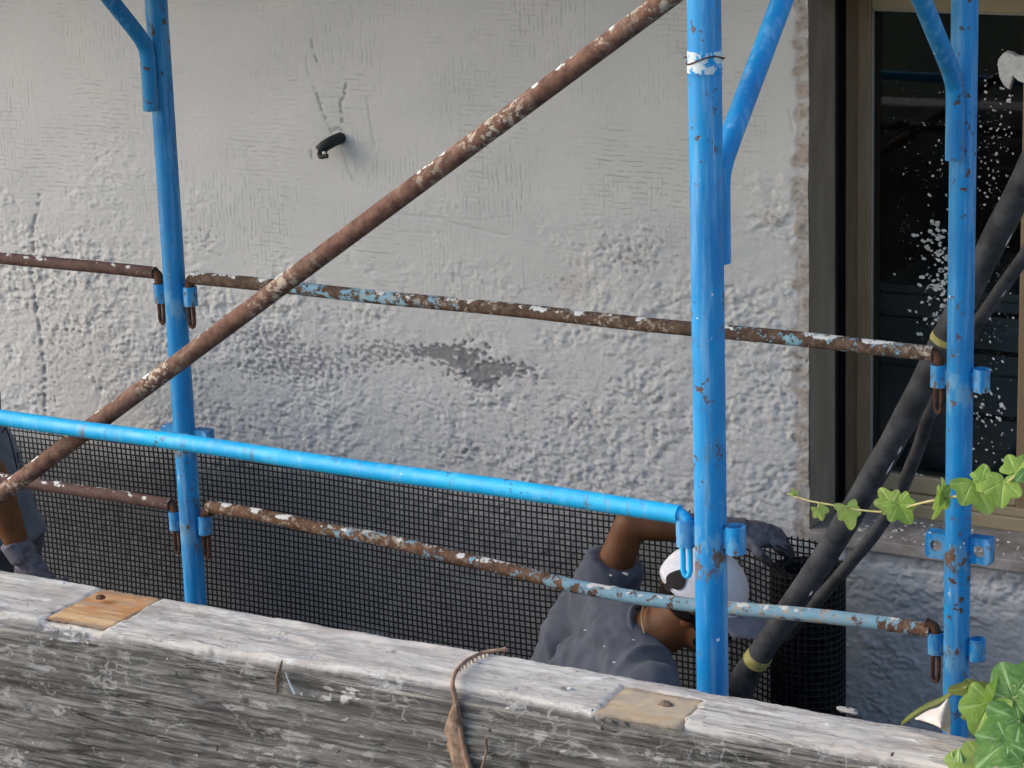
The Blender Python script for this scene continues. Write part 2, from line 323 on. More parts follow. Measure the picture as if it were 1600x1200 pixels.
RAW = mat_raw('bare_wood', (.40, .27, .15), (.62, .47, .29), (.42, .33, .23))
RAWO = mat_raw('bare_orange_wood', (.36, .15, .05), (.66, .44, .22), (.46, .20, .07))
BARK = mat_simple('dry_bark', (.10, .06, .04), (.27, .185, .13), 60, .9, .8, .003)
TWIG = mat_simple('dry_twig', (.20, .10, .06), (.38, .23, .15), 50, .8, .5, .002)
STEM = mat_simple('ivy_stem', (.30, .32, .10), (.48, .40, .20), 50, .6, .2, .001)
LEAFY = mat_leaf('young_leaf', (.34, .46, .06), (.46, .58, .13), (.58, .66, .26), .45)
LEAFM = mat_leaf('mid_leaf', (.19, .33, .035), (.29, .43, .07), (.44, .56, .18), .38)
LEAFD = mat_leaf('dark_leaf', (.065, .165, .02), (.14, .27, .045), (.38, .53, .22), .26, .52)
LEAFO = mat_leaf('olive_leaf', (.10, .12, .012), (.17, .19, .03), (.25, .28, .06), .3)
LEAFW = mat_leaf('dry_leaf', (.66, .57, .50), (.80, .73, .67), (.6, .5, .42), .3, .8)
GLASS = mat_glass()
CAB = mat_simple('grey_laminate', (.34, .35, .36), (.42, .43, .44), 8, .5, .1, .001)
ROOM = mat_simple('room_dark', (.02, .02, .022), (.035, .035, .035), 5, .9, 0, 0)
ROOMC = mat_simple('green_cloth', (.05, .16, .06), (.09, .24, .10), 18, .9, .3, .002)
ROOMB = mat_simple('blue_grey_cloth', (.06, .075, .10), (.11, .13, .16), 18, .9, .3, .002)
GREYL = mat_simple('grey_line_gasket', (.25, .24, .22), (.3, .29, .27), 10, .6, 0, 0)

# ------------------------------------------------------------------ ground
GW, FLOOR, LOW, TERR = 1.0, -1.2, -.55, .10      # wall face, trench floor, scaffold level, terrace
def build_ground():
    prof = [(-70, TERR), (-20, TERR), (-6, TERR), (-1.36, TERR), (-1.37, LOW), (.24, LOW), (.30, FLOOR), (1.06, FLOOR)]
    xs = [-70, -20, -6, -3, 0, 3, 6, 20, 70]; mb = MB(); V = [(x, y, z) for (y, z) in prof for x in xs]; n = len(xs)
    F = [(i*n+k, i*n+k+1, (i+1)*n+k+1, (i+1)*n+k) for i in range(len(prof)-1) for k in range(n-1)]
    mb.add(V, F); o = link_mesh('ground', mb.mesh('ground', False), GROUND); o['kind'] = 'structure'
build_ground()

# ------------------------------------------------------------------ house
XE, XR, ZS, ZT = 1.05, 2.02, -.168, 1.10         # window opening in the wall
house = empty('house', (0, GW, FLOOR), 'rough grey plastered house wall with a brown window', 'house')
def polyd(px, py, pts):
    d = np.full(px.shape, 1e9)
    for (x0, y0), (x1, y1) in zip(pts[:-1], pts[1:]):
        dx, dy = x1-x0, y1-y0; t = np.clip(((px-x0)*dx+(py-y0)*dy)/(dx*dx+dy*dy), 0, 1)
        d = np.minimum(d, np.hypot(px-x0-t*dx, py-y0-t*dy))
    return d
def build_wall():
    d = .0035
    fx = np.arange(-1.78, XE-1e-4, d); fx = np.append(fx, XE); fx2 = np.arange(XE+d, 1.80, d)
    X = np.concatenate(([-14, -8, -4, -2.4], fx, fx2, [XR, 2.6, 4, 8, 12]))
    zb = ZS-.030
    Z = np.concatenate(([FLOOR-.05, -1.0], np.arange(-.86, zb-1e-4, d), [zb], np.arange(zb+d, 1.0925, d), [ZT, 1.3, 1.8, 2.6]))
    nx, nz = len(X), len(Z); S = (nz, nx)
    XX, ZZ = np.meshgrid(X, Z); px, py = topix(XX, GW, ZZ)
    n1 = band(S, d, (.050, .027), 1, .30); n1b = band(S, d, (.029, .018), 2, .15); n2 = band(S, d, (.075, .055), 3); n3 = band(S, d, (.011, .010), 4)
    n4 = band(S, d, (.30, .22), 5, low=True); n5 = band(S, d, (.14, .10), 6, low=True)
    yb = np.interp(px, [-100, 60, 230, 330, 500, 760, 900, 1000, 1110, 1180, 1280, 2000], [290, 300, 330, 395, 430, 440, 430, 395, 330, 290, 280, 250])
    R = sstep(-130, 230, py-yb+n4*45+n5*25); R = np.maximum(R, .04)
    calm = np.exp(-(((px-90)/150)**2+((py-660)/140)**2))*.35
    ridge = 1-np.abs(np.tanh(1.1*n1))*1.9
    flake = np.tanh(2.4*(n1*.8+n1b*.5+.25))
    gate = sstep(-.7, .6, n2+.5*n3); cre = np.exp(-(n1/.16)**2)*gate; cre2 = np.exp(-((n1b-.3)/.18)**2)*sstep(-.2, .8, -n2)
    lay = (n1*.55+n2*.50+n1b*.50+n3*.12)*2.0; lf = np.floor(lay); lay = lf+sstep(.60, .95, lay-lf)       # overlapping skins of plaster with ragged edges
    fine = band(S, d, (.017, .012), 8, .2); lay2 = (fine*.7+n1b*.4)*1.5; lf = np.floor(lay2); lay2 = lf+sstep(.5, .95, lay2-lf)
    h = (R*.9+.07)*(.40+.60*sstep(-1., 1.2, n5+.5*n4))*(1-calm)*(.00084*lay+.00056*lay2+.0007*n2+.00015*n3-.0007*cre-.0006*cre2) + .0016*n4 + (1-R)*.00016*n3
    # upper boundary of the base coat, seam lines and trowel marks
    dark = R*np.clip(.16*cre+.10*cre2, 0, 1)*(1-calm); stain = np.zeros(S)  # shade between the flakes painted into their creases
    def groove(pts, wpx, depth, dk=0., gate=None):
        nonlocal h, dark
        q = np.exp(-(polyd(px+n5*1.2, py+n4*1.0, pts)/wpx)**2)
        if gate is not None: q = q*gate
        h = h-depth*q; dark = np.maximum(dark, dk*q)
    brk = sstep(-.3, .5, n2)
    groove([(485, 62), (488, 75)], 1.6, .002, .5); groove([(492, 86), (496, 95)], 1.8, .002, .6); groove([(480, 85), (478, 100), (481, 119)], 1.3, .0012, .3)
    groove([(487, 132), (494, 148), (500, 163), (503, 175), (511, 190), (520, 208)], 2.0, .003, .6, sstep(-.8, .3, n1b)); groove([(541, 128), (536, 150), (530, 160), (533, 185), (534, 214)], 2.0, .003, .7, sstep(-.9, .2, n1b))
    groove([(496, 150), (533, 152)], 1.3, .0015, .1); groove([(571, 150), (575, 180), (585, 228)], 1.3, .0015, .25); groove([(535, 232), (542, 255), (553, 283)], 1.3, .0012, .25)
    groove([(489, 237), (488, 248)], 1.6, .002, .6); groove([(432, 86), (438, 95), (449, 104)], 1.3, .0008, .12); groove([(520, 205), (528, 200)], 3, .002, .5)
    groove([(618, 335), (680, 340), (735, 356), (790, 368)], 1.6, .0022, .1); groove([(625, 362), (680, 365)], 1.5, .0014, .05); groove([(680, 340), (750, 345), (800, 338)], 1.4, .0012, .05)
    groove([(405, 300), (450, 310), (490, 318)], 1.8, .0018, .05, brk); groove([(363, 347), (384, 362)], 1.5, .0016, .15); groove([(770, 280), (760, 300), (690, 268)], 1.3, .001, .1)
    groove([(61, 300), (52, 355), (53, 440), (60, 510), (66, 560), (72, 640), (80, 690)], 3.2, .0050, .55, sstep(-.6, .5, n1)); groove([(1230, 168), (1240, 205)], 1.6, .0012, .2)
    groove([(1005, 440), (985, 470), (1020, 492)], 2.2, .0028, .25, brk); groove([(1060, 470), (1035, 480)], 2, .0025, .3)
    groove([(330, 360), (320, 390), (345, 400)], 2.2, .003, .3, brk)
    # bare dark base coat
    dd = np.minimum.reduce([np.hypot((px-692)/50, (py-549)/11), np.hypot((px-722)/34, (py-562)/22), np.hypot((px-765)/58, (py-578)/13), np.hypot((px-758)/22, (py-592)/13)])
    bare = sstep(1.08, .90, dd+n1*.20+n1b*.20+fine*.14)
    thin = sstep(1.1, .2, np.minimum.reduce([np.hypot((px-600)/130, (py-552)/24), np.hypot((px-470)/150, (py-570)/38), np.hypot((px-420)/60, (py-530)/30)])+n5*.12)
    pitn = sstep(.15, .75, -(n1b*.8+n3*.35)-.95+thin*1.5)*sstep(.1, .35, thin)
    bare = np.maximum(bare, pitn*.75)
    h = np.where(bare > .3, h-.0022*bare, h); dark = np.maximum(dark, bare*.82)
    # sparse dark pits elsewhere
    dens = np.zeros(S)
    for (cx, cy, rx, ry, a) in ((1000, 395, 60, 32, .9), (900, 445, 45, 24, .7), (1205, 340, 22, 14, 1.), (700, 640, 120, 60, .4), (900, 650, 150, 60, .6), (1000, 650, 90, 50, .7),
                                (1080, 560, 60, 60, .4), (1220, 560, 40, 60, .6), (760, 700, 90, 40, .6), (75, 570, 25, 70, 1.), (110, 530, 80, 60, .6), (340, 560, 60, 60, .6), (450, 640, 90, 60, .4), (520, 490, 90, 30, .6), (310, 370, 30, 30, .7), (1230, 620, 30, 60, .5)):
        dens = np.maximum(dens, a*np.exp(-(((px-cx)/rx)**2+((py-cy)/ry)**2)*.8))
    pit = sstep(.55, 1.2, -(n1b*.8+n3*.4)-1.15+dens*1.35)*sstep(.06, .3, dens); dark = np.maximum(dark, pit*.5); h = h-pit*.0010
    stain = np.maximum(stain, sstep(.2, 1., dens+n5*.3-.5)*.35)
    # crumbled raw edge beside the window
    ed = sstep(1238, 1246, px+n2*3)*(px < 1300)*(ZZ > zb); stain = np.maximum(stain, ed*np.clip(.75+.25*n2, 0, 1)); h = h-ed*(.0015+.0012*np.clip(n1b, -1, 1))
    dark = np.maximum(dark, ed*sstep(.7, 1.6, -n1b)*.45)
    # shadow line under the sill, painted dark and set back a little
    sill_shade = (px > 1320)*sstep(26, 18, py-(852+(px-1330)*.167)+n2*3.5)*(ZZ < zb); dark = np.maximum(dark, sill_shade*.5); h = h-sill_shade*.003
    # right of the opening and below: coarser, no colour
    core = (XX > -1.77)*(XX < 1.79)*(ZZ > -.85)*(ZZ < 1.09); h = np.where(core, h, 0); h = np.clip(h, -.009, .009)
    smooth = np.clip(1-R*1.25, 0, 1)*sstep(1225, 1180, px)
    V = np.stack([XX, GW-h, ZZ], -1).reshape(-1, 3)
    i, j = np.meshgrid(np.arange(nz-1), np.arange(nx-1), indexing='ij'); xc = (X[:-1]+X[1:])/2; zc = (Z[:-1]+Z[1:])/2
    keep = ~((xc[j] > XE) & (xc[j] < XR) & (zc[i] > zb) & (zc[i] < ZT))
    i, j = i[keep], j[keep]; a = i*nx+j; Fq = np.stack([a, a+1, a+nx+1, a+nx], -1)
    me = bpy.data.meshes.new('wall'); me.vertices.add(len(V)); me.vertices.foreach_set('co', V.ravel())
    me.loops.add(Fq.size); me.loops.foreach_set('vertex_index', Fq.ravel().astype(np.int32)); me.polygons.add(len(Fq))
    me.polygons.foreach_set('loop_start', np.arange(0, Fq.size, 4, dtype=np.int32)); me.polygons.foreach_set('loop_total', np.full(len(Fq), 4, np.int32))
    me.update(calc_edges=True); me.polygons.foreach_set('use_smooth', np.ones(len(Fq), bool))
    for nm, A in (('dark', dark), ('stain', stain), ('smooth', smooth)):
        q = me.attributes.new(nm, 'FLOAT', 'POINT'); q.data.foreach_set('value', np.clip(A, 0, 1).ravel().astype(np.float32))
    link_mesh('wall', me, WALL, house)
build_wall()
def bevel_box(name, lo, hi, m, parent, bev=.003, kind=None):
    bm = bmesh.new(); bmesh.ops.create_cube(bm, size=1)
    lo, hi = Vector(lo), Vector(hi); c = (lo+hi)/2; s_ = hi-lo
    for v_ in bm.verts: v_.co = Vector((v_.co.x*s_.x, v_.co.y*s_.y, v_.co.z*s_.z))+c
    if bev: bmesh.ops.bevel(bm, geom=bm.edges[:], offset=bev, segments=2, affect='EDGES', profile=.6)
    me = bpy.data.meshes.new(name); bm.to_mesh(me); bm.free(); return link_mesh(name, me, m, parent, kind)
def build_window():
    # reveal lining, sill, added overhang, back walls
    bevel_box('reveal_lining', (XE-.020, GW+.010, ZS-.02), (XE, 1.153, ZT), REVEAL, house, .002)
    bevel_box('shutter_guide', (XE-.026, 1.1531, ZS-.02), (XE-.012, 1.199, ZT), BLACK, house, 0)
    bevel_box('reveal_lining', (XR, GW+.010, ZS-.02), (XR+.02, 1.199, ZT), REVEAL, house, .002)
    bevel_box('lintel', (XE-.1, GW+.012, ZT), (XR+.1, 1.30, ZT+.12), REVEAL, house, .002)
    sill = bevel_box('window_sill', (XE+.001, GW-.014, ZS-.029), (XR-.001, 1.30, ZS), STONE, house, .004)
    mb = MB(); rr = random.Random(5)                                   # mortar crumbs dropped on the sill
    for k in range(150):
        x = rr.uniform(1.09, 1.6); y = 1.0+abs(rr.gauss(0, .11)); y = min(y, 1.19); r = rr.uniform(.002, .007); n = 6; c = Vector((x, y, ZS-.001))
        ring = [c+Vector((math.cos(a)*r*rr.uniform(.7, 1.5), math.sin(a)*r*rr.uniform(.5, 1.1), 0)) for a in [2*math.pi*i/n for i in range(n)]]
        mb.add(ring+[c+Vector((0, 0, r*.6+.001))], [(i, (i+1) % n, n) for i in range(n)])
    mb.part('mortar_crumbs', MORTAR, sill, 'stuff', False)
    win = MB(); F0, F1 = 1.20, 1.27
    # fixed frame as the window part; sash members, glass and gasket as its pieces
    wo = bevel_box('window', (XE, F0+.012, ZS), (XE+.031, F1, ZT), BROWNF, house, .003)
    wo['label'] = 'brown metal casement window with tan lower rails'
    bevel_box('frame_head', (XE+.031, F0+.012, ZT-.030), (XR-.031, F1, ZT), BROWNF, wo, .003)
    bevel_box('frame_stile', (XR-.031, F0+.012, ZS), (XR, F1, ZT), BROWNF, wo, .003)
    bevel_box('frame_bottom', (XE+.031, F0-.018, ZS), (XR-.031, F1, ZS+.034), TANF, wo, .004)
    bevel_box('drip_bar', (XE+.045, F0-.008, ZS+.034), (XR-.04, F0+.01, ZS+.055), TANF, wo, .003)
    GB, GT = ZS+.098, 1.030
    for (a, b) in ((XE+.034, 1.5345), (1.536, XR-.034)):
        bevel_box('sash_stile', (a, F0, ZS+.037), (a+.034, F1-.01, ZT-.033), BROWNF, wo, .003)
        bevel_box('sash_stile', (b-.050, F0, ZS+.037), (b, F1-.01, ZT-.033), BROWNF, wo, .003)
        bevel_box('sash_rail', (a+.034, F0+.0015, GT+.004), (b-.05, F1-.012, ZT-.034), TANF, wo, .003)
        bevel_box('sash_rail', (a+.034, F0+.0015, ZS+.0565), (b-.05, F1-.012, GB), TANF, wo, .003)
        bevel_box('gasket', (a+.0335, F0+.006, GB), (a+.037, F0+.016, GT), GREYL, wo, 0)
        bevel_box('gasket', (a+.037, F0+.006, GT-.0005), (b-.05, F0+.016, GT+.005), GREYL, wo, 0)
        pane = bevel_box('pane', (a+.034, F0+.014, GB-.002), (b-.05, F0+.020, GT+.004), GLASS, wo, 0)
        if a < 1.2: first = pane
    # plaster splashes on the glass
    mb = MB(); YP = F0+.0138
    def splat(x, y, r, asp=1., ang=0., th=.0012):
        c = at(x, y, YP); n = rr.randint(6, 9); pts = []
        for i in range(n):
            a = 2*math.pi*i/n; q = r*rr.uniform(.55, 1.25); u_, v_ = math.cos(a)*q*asp, math.sin(a)*q
            pts.append(Vector((u_*math.cos(ang)-v_*math.sin(ang), 0, u_*math.sin(ang)+v_*math.cos(ang))))
        lo_ = [c+q+Vector((0, .0004, 0)) for q in pts]; hi_ = [c+q*.8-Vector((0, th, 0)) for q in pts]
        mb.add(lo_+hi_, [(i, (i+1) % n, n+(i+1) % n, n+i) for i in range(n)]+[tuple(range(n, 2*n))])
    def inside(x, y): return 1366 < x < 1586 and 25 < y < 742+(x-1366)*.13
    for k in range(120):
        x, y = rr.gauss(1466, 17), rr.uniform(345, 525)
        if inside(x, y) and x < 1490: splat(x, y, rr.uniform(.0022, .0062), rr.uniform(1, 1.7), rr.uniform(-.6, .6))
    for k in range(240):
        x, y = rr.triangular(1375, 1590, 1565), rr.triangular(90, 740, 230)
        if inside(x, y): splat(x, y, rr.choice((.0008, .0010, .0014, .002, .003)), rr.uniform(.7, 1.5), rr.uniform(0, 3))
    for k in range(420):
        x, y = rr.triangular(1370, 1590, 1560), rr.triangular(60, 760, 420)
        if inside(x, y): splat(x, y, rr.uniform(.0004, .0010), rr.uniform(.7, 1.6), rr.uniform(0, 3), .0006)
    for k in range(70):
        x, y = rr.gauss(1555, 18), rr.gauss(215, 55)
        if inside(x, y): splat(x, y, rr.uniform(.001, .0035), rr.uniform(.6, 1.6), rr.uniform(0, 3))
    for k in range(60):
        x, y = rr.gauss(1545, 16), rr.gauss(640, 50)
        if inside(x, y): splat(x, y, rr.uniform(.001, .004), rr.uniform(1, 1.9), rr.uniform(-1.2, -.3))
    for (x, y, r) in ((1576, 157, .006), (1452, 305, .004), (1457, 275, .004), (1565, 633, .007), (1562, 655, .005), (1440, 745, .006), (1450, 748, .006), (1432, 742, .006)): splat(x, y, r, 1.2, -.8)
    mb.part('plaster_splashes', MORTAR, first, 'stuff', False)
    P = [(1557, 100), (1558, 92), (1564, 84), (1572, 80), (1581, 82), (1588, 87), (1604, 87), (1604, 128), (1600, 130), (1592, 128), (1582, 119), (1580, 128), (1575, 142), (1567, 135), (1560, 122)]
    lo_ = [at(x, y, F0-.0006) for x, y in P]; hi_ = [at(1580+(x-1580)*.92, 105+(y-105)*.92, F0-.003) for x, y in P]; n = len(P); mb = MB()
    lo_ = [Vector((q.x, F0+.0142, q.z)) if q.x < 1.483 else q for q in lo_]
    mb.add(lo_+hi_, [(i, (i+1) % n, n+(i+1) % n, n+i) for i in range(n)]+[tuple(range(n, 2*n))]); mb.part('plaster_smear', MORTAR, first, None, False)
    # room behind
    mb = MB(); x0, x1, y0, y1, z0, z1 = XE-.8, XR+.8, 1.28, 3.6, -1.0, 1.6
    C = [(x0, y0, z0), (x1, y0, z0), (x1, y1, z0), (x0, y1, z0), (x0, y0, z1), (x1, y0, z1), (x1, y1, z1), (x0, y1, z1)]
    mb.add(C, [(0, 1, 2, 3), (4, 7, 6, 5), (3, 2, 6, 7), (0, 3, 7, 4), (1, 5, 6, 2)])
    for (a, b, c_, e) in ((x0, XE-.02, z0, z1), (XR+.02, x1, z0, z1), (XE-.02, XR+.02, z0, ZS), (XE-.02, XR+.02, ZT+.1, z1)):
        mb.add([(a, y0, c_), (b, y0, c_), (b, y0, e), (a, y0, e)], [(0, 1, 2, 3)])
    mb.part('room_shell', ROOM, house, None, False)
    # unseen overhang added to darken the top of the wall
    bevel_box('shade_overhang', (-14, .28, 1.62), (12, 3.7, 1.80), REVEAL, house, .01)
build_window()
def build_room_things():
    cab = empty('cabinet', (1.02, 1.72, -1.0), 'grey cabinet with drawers dimly seen behind the window glass', 'cabinet')
    Yc = 1.72; tl = at(1372, 441, Yc); zt = tl.z; xl = tl.x; xr = xl+.62
    bevel_box('carcass', (xl, Yc+.02, -1.0), (xr, Yc+.48, zt-.022), CAB, cab, .003)
    bevel_box('top', (xl-.01, Yc, zt-.02), (xr+.01, Yc+.49, zt), CAB, cab, .004)
    z = zt-.026
    for hgt in (.062, .13, .20, .22):
        dr = bevel_box('drawer', (xl+.004, Yc, z-hgt+.006), (xr-.004, Yc+.019, z), CAB, cab, .003); z -= hgt
        bevel_box('handle', (xl+.26, Yc-.015, z+hgt*.45), (xl+.38, Yc+.001, z+hgt*.45+.01), BLACK, dr, .002)
    b = at(1420, 730, 1.42)
    for i, (m, dx, lab) in enumerate(((ROOMC, 0, 'folded green cloth lying inside behind the window glass'), (ROOMB, .115, 'grey blue bundle beside the green cloth behind the glass'))):
        mb = MB(); c = Vector((b.x-.03+dx, 1.42, 0)); hh = (.055, .075)[i]; zb = ZS-.029
        for k in range(4):
            mb.add(*blob_box(c+Vector((random.uniform(-.006, .006), random.uniform(-.006, .006), zb+hh*(k+.5)/4+.02*0)), (.10, .09, hh/4*1.04), .3))
        o = mb.part(('folded_cloth', 'cloth_bundle')[i], m, None, base=Vector((c.x, c.y, zb))); tag(o, lab, 'cloth')
    o = bevel_box('window_board', (XE-.1, 1.302, ZS-.06), (XR+.1, 1.60, ZS-.03), CAB, house, .004)
def blob_box(c, size, rnd):
    V = []; F = []; n = 10; m = 6
    for i in range(m+1):
        th = -math.pi/2+math.pi*i/m
        for k in range(n):
            a = 2*math.pi*k/n; p = lambda v_, e: math.copysign(abs(v_)**e, v_)
            V.append(Vector(c)+Vector((p(math.cos(th), rnd)*p(math.cos(a), rnd)*size[0]/2, p(math.cos(th), rnd)*p(math.sin(a), rnd)*size[1]/2, p(math.sin(th), rnd)*size[2]/2)))
    for i in range(m):
        for k in range(n): F.append((i*n+k, i*n+(k+1) % n, (i+1)*n+(k+1) % n, (i+1)*n+k))
    return V, F
build_room_things()
def build_pipe():
    b = at(532, 216, GW); P = [b+Vector((0, .02, 0)), b+Vector((0, -.008, .0)), b+Vector((-.010, -.026, -.006)), b+Vector((-.024, -.038, -.016)), b+Vector((-.030, -.043, -.024))]
    root = empty('conduit_stub', b, 'bent black conduit stub sticking out of the smooth plaster', 'conduit')
    path = spline(P, 8); r = [.0150+.0003*math.sin(i*2.1) for i in range(len(path))]
    mb = MB(); mb.tube(path, r, 14, caps=False); e = path[-1]; t = (path[-1]-path[-2]).normalized(); mb.pipe(e-t*.004, e+t*.006, .0158, .012, 14); mb.part('sleeve', BLACK, root)
    m2 = MB(); q = [e-t*.02, e+t*.006, e+t*.016+Vector((.012, -.004, -.004)), e+t*.012+Vector((.030, -.004, -.004))]; m2.tube(spline(q, 5), .0062, 10); m2.part('cable_end', BLACK, root)
    m3 = MB(); k = path[-6]; m3.add(*blob_box(e+Vector((.014, -.010, -.006)), (.012, .006, .008), .8)); m3.part('mortar_drop', MORTAR, root)
build_pipe()

# ------------------------------------------------------------------ scaffold
DY = -1.024; R0 = .0242; ZTOP = 1.50
def make_frame(X):
    root = empty('scaffold_portal', (X, DY/2, LOW), '', 'scaffold')
    for y in (0., DY):
        mb = MB(); mb.tube([(X, y, LOW+.01), (X, y, ZTOP)], R0, 28); mb.part('post', BLUE, root)
        mb = MB(); mb.box((X, y, LOW+.005), (.14, .14, .01)); mb.part('base_plate', RUSTH, root, smooth=False)
        s_ = -1 if y == 0 else 1
        k = [(X, y+s_*.041, .925), (X, y+s_*.041, 1.035), (X, y+s_*.050, 1.068), (X, y+s_*.075, 1.098), (X, y+s_*.47, 1.49)]
        mb = MB(); mb.tube(spline(k[:4], 4)[:-1]+[Vector(k[3]), Vector(k[4])], .0168, 18); mb.part('knee_brace', BLUE, root)
        mb = MB(); mb.box((X, y+s_*.03, .98), (.006, .02, .09)); mb.part('weld_plate', BLUE, root, smooth=False)
        for zc in (.517, -.003):
            for sx in (-1, 1):
                mb = MB(); mb.pipe((X+sx*.041, y, zc-.021), (X+sx*.041, y, zc+.021), .0155, .0122); mb.box((X+sx*.025, y, zc), (.008, .012, .03)); mb.part('rail_socket', BLUE, root)
        for zc in (.19, 1.372):
            for sx in (-1, 1):
                mb = MB(); n = 20; cx = X+sx*.042; V = []; hw, hh = .021, .025; y0, y1 = y-.004, y+.002
                for yy in (y0, y1):
                    for i in range(n):
                        a = 2*math.pi*i/n; c, s2 = math.cos(a), math.sin(a); m_ = max(abs(c), abs(s2)); V.append((cx+c/m_*hw, yy, zc+s2/m_*hh))
                    for i in range(n):
                        a = 2*math.pi*i/n; V.append((cx+math.cos(a)*.0115, yy, zc+math.sin(a)*.0115))
                F = []
                for i in range(n):
                    j = (i+1) % n
                    F += [(i, j, n+j, n+i), (2*n+i, 3*n+i, 3*n+j, 2*n+j), (i, 2*n+i, 2*n+j, j), (n+i, n+j, 3*n+j, 3*n+i)]
                mb.add(V, F); mb.box((cx, y+.013, zc+hh-.003), (2*hw-.001, .024, .005)); mb.box((cx, y+.013, zc-hh+.003), (2*hw-.001, .024, .005)); mb.box((cx+sx*(hw-.003), y+.013, zc), (.005, .024, 2*hh-.012))
                mb.part('brace_bracket', BLUE, root, smooth=False)
    mb = MB(); mb.tube([(X, DY, ZTOP-.03), (X, 0, ZTOP-.03)], R0, 20); mb.part('transom', BLUE, root)
    return root
def copy_tree(o, parent=None):
    c = o.copy(); COL.objects.link(c); c.parent = parent
    for ch in o.children: copy_tree(ch, c)
    return c
f0 = make_frame(0.); f1 = copy_tree(f0); f1.location.x = 1.8; f2 = copy_tree(f0); f2.location.x = -1.8
BASE[f1.name] = Vector((1.8, DY/2, LOW))
for o, l in ((f0, 'blue welded scaffold frame standing between two bays of rusty rails'), (f1, 'blue welded scaffold frame in front of the window, one post taped white'), (f2, 'blue welded scaffold frame at the end of the plain brown rails')):
    o['label'] = l; o['group'] = 'blue scaffold frames'
def post_band():
    zt = at(1102, 79, DY).z; zb = at(1102, 113, DY).z; X = 1.8
    n = NT('peeling_white_tape', .7, .3); o = n.obj(); k = n.noise(o, 60, 5, .65); sepv = n.new('ShaderNodeSeparateXYZ'); n.t.links.new(n.co.outputs['Object'], sepv.inputs[0])
    n.color(n.mix(n.mr(k, .44, .50), (.004, .25, .56), (.55, .60, .62))); n.bump(k, .5, .002)
    mb = MB(); mb.pipe((X, DY, zb), (X, DY, zt), R0+.0010, R0-.002, 28); mb.part('tape_band', n.m, f1)
    mb = MB(); zz = zt-.012; P = []
    for i in range(26):
        a = 2*math.pi*i/24; P.append((X+math.cos(a)*(R0+.0022), DY+math.sin(a)*(R0+.0022), zz-.004*math.sin(a*2)+.003*math.cos(a)))
    mb.tube(P, .0011, 6); mb.tube([(X-R0-.002, DY, zz+.003), (X-R0-.007, DY-.004, zz+.001)], .0011, 6); mb.tube([(X+R0+.002, DY, zz+.002), (X+R0+.008, DY, zz+.003)], .0011, 6); mb.part('tie_wire', RUSTH, f1)
    mb = MB(); mb.pipe((X, DY, zb-.0016), (X, DY, zb-.0004), R0+.0014, R0-.002, 28); mb.part('collar_line', BLUE, f1)
post_band()
def rail(X0, X1, y, z, m, label, r=.0142, group='scaffold rails', bend=None, hookm=None, zsock=None):
    root = empty('scaffold_rail', (X0, y, z-.1), label, 'rail', group); P = []
    n = 24
    for i in range(n+1):
        t = i/n; P.append(Vector((X0+.052+(X1-X0-.104)*t, y, z+(float(np.interp(X0+.052+(X1-X0-.104)*t, *bend)) if bend else 0)+.0012*math.sin(t*17+X0))))
    mb = MB(); mb.tube(P, r, 18); mb.part('tube', m, root)
    for X, s_ in ((X0, 1), (X1, -1)):
        zs = zsock if zsock is not None else z-.041; xc = X+s_*.041; mb = MB()
        mb.tube(spline([(X+s_*.060, y, z), (X+s_*.050, y, z-.001), (xc+s_*.003, y, z-.006), (xc, y, min(zs+.018, z-.012)), (xc, y, zs-.018)], 4), [.0122]*2+[.0108]*2+[.0104]*4+[.0104]*4+[.0104]*5, 14)
        # slotted tongue below the socket
        lp = [(xc+q*.0060, y, zs-.020-w_*.050) for q, w_ in ((-1, 0), (-1, .3), (-1, .8), (-.6, .95), (0, 1), (.6, .95), (1, .8), (1, .3), (1, 0))]
        mb.tube(lp, .0044, 8); mb.part('end_hook', hookm or m, root)
    return root
_b = [at(x, y, 0) for x, y in ((330, 792), (420, 808), (500, 826), (600, 842), (700, 868), (800, 892), (900, 917), (1000, 934), (1080, 945), (1200, 956), (1300, 965), (1400, 976), (1460, 985))]
BEND = ([q.x for q in _b], [q.z-.031 for q in _b])      # the lower rail is bent downwards
rail(0, 1.8, 0, .558, RUSTU, 'rusty rail with flaking blue and white spots passing the window', hookm=RUSTH)
rail(-1.8, 0, 0, .560, RUSTP, 'plain dark brown rail, clean of paint, above the mesh', .0135, hookm=RUSTH)
rail(0, 1.8, 0, .031, RUSTL, 'rusty rail with much pale blue paint above the kneeling person', hookm=RUSTH, bend=BEND)
rail(-1.8, 0, 0, .031, RUSTP, 'plain brown rail with white mortar spots beside the standing person', .0140, hookm=RUSTH)
rail(0, 1.8, DY, .5445, SKYB, 'bright sky blue guard rail hooked into the taped post', .0146, hookm=SKYB, zsock=.517)
def diag():
    a = Vector((.058, -.980, .182)); b = Vector((1.778, -.980, 1.3475)); root = empty('diagonal_brace', a, 'long brown diagonal brace tube with cream paint flecks', 'brace')
    P = [a.lerp(b, i/40) for i in range(41)]; mb = MB(); mb.tube(P, .0158, 20); mb.part('tube', RUSTD, root)
    for p, s_ in ((a, -1), (b, 1)):
        mb = MB(); mb.tube([p, p+Vector((s_*.004, -.006, s_*.003)), p+Vector((s_*.016, -.050, s_*.008))], [.012, .009, .009], 12); mb.part('end_pin', RUSTH, root)
diag()
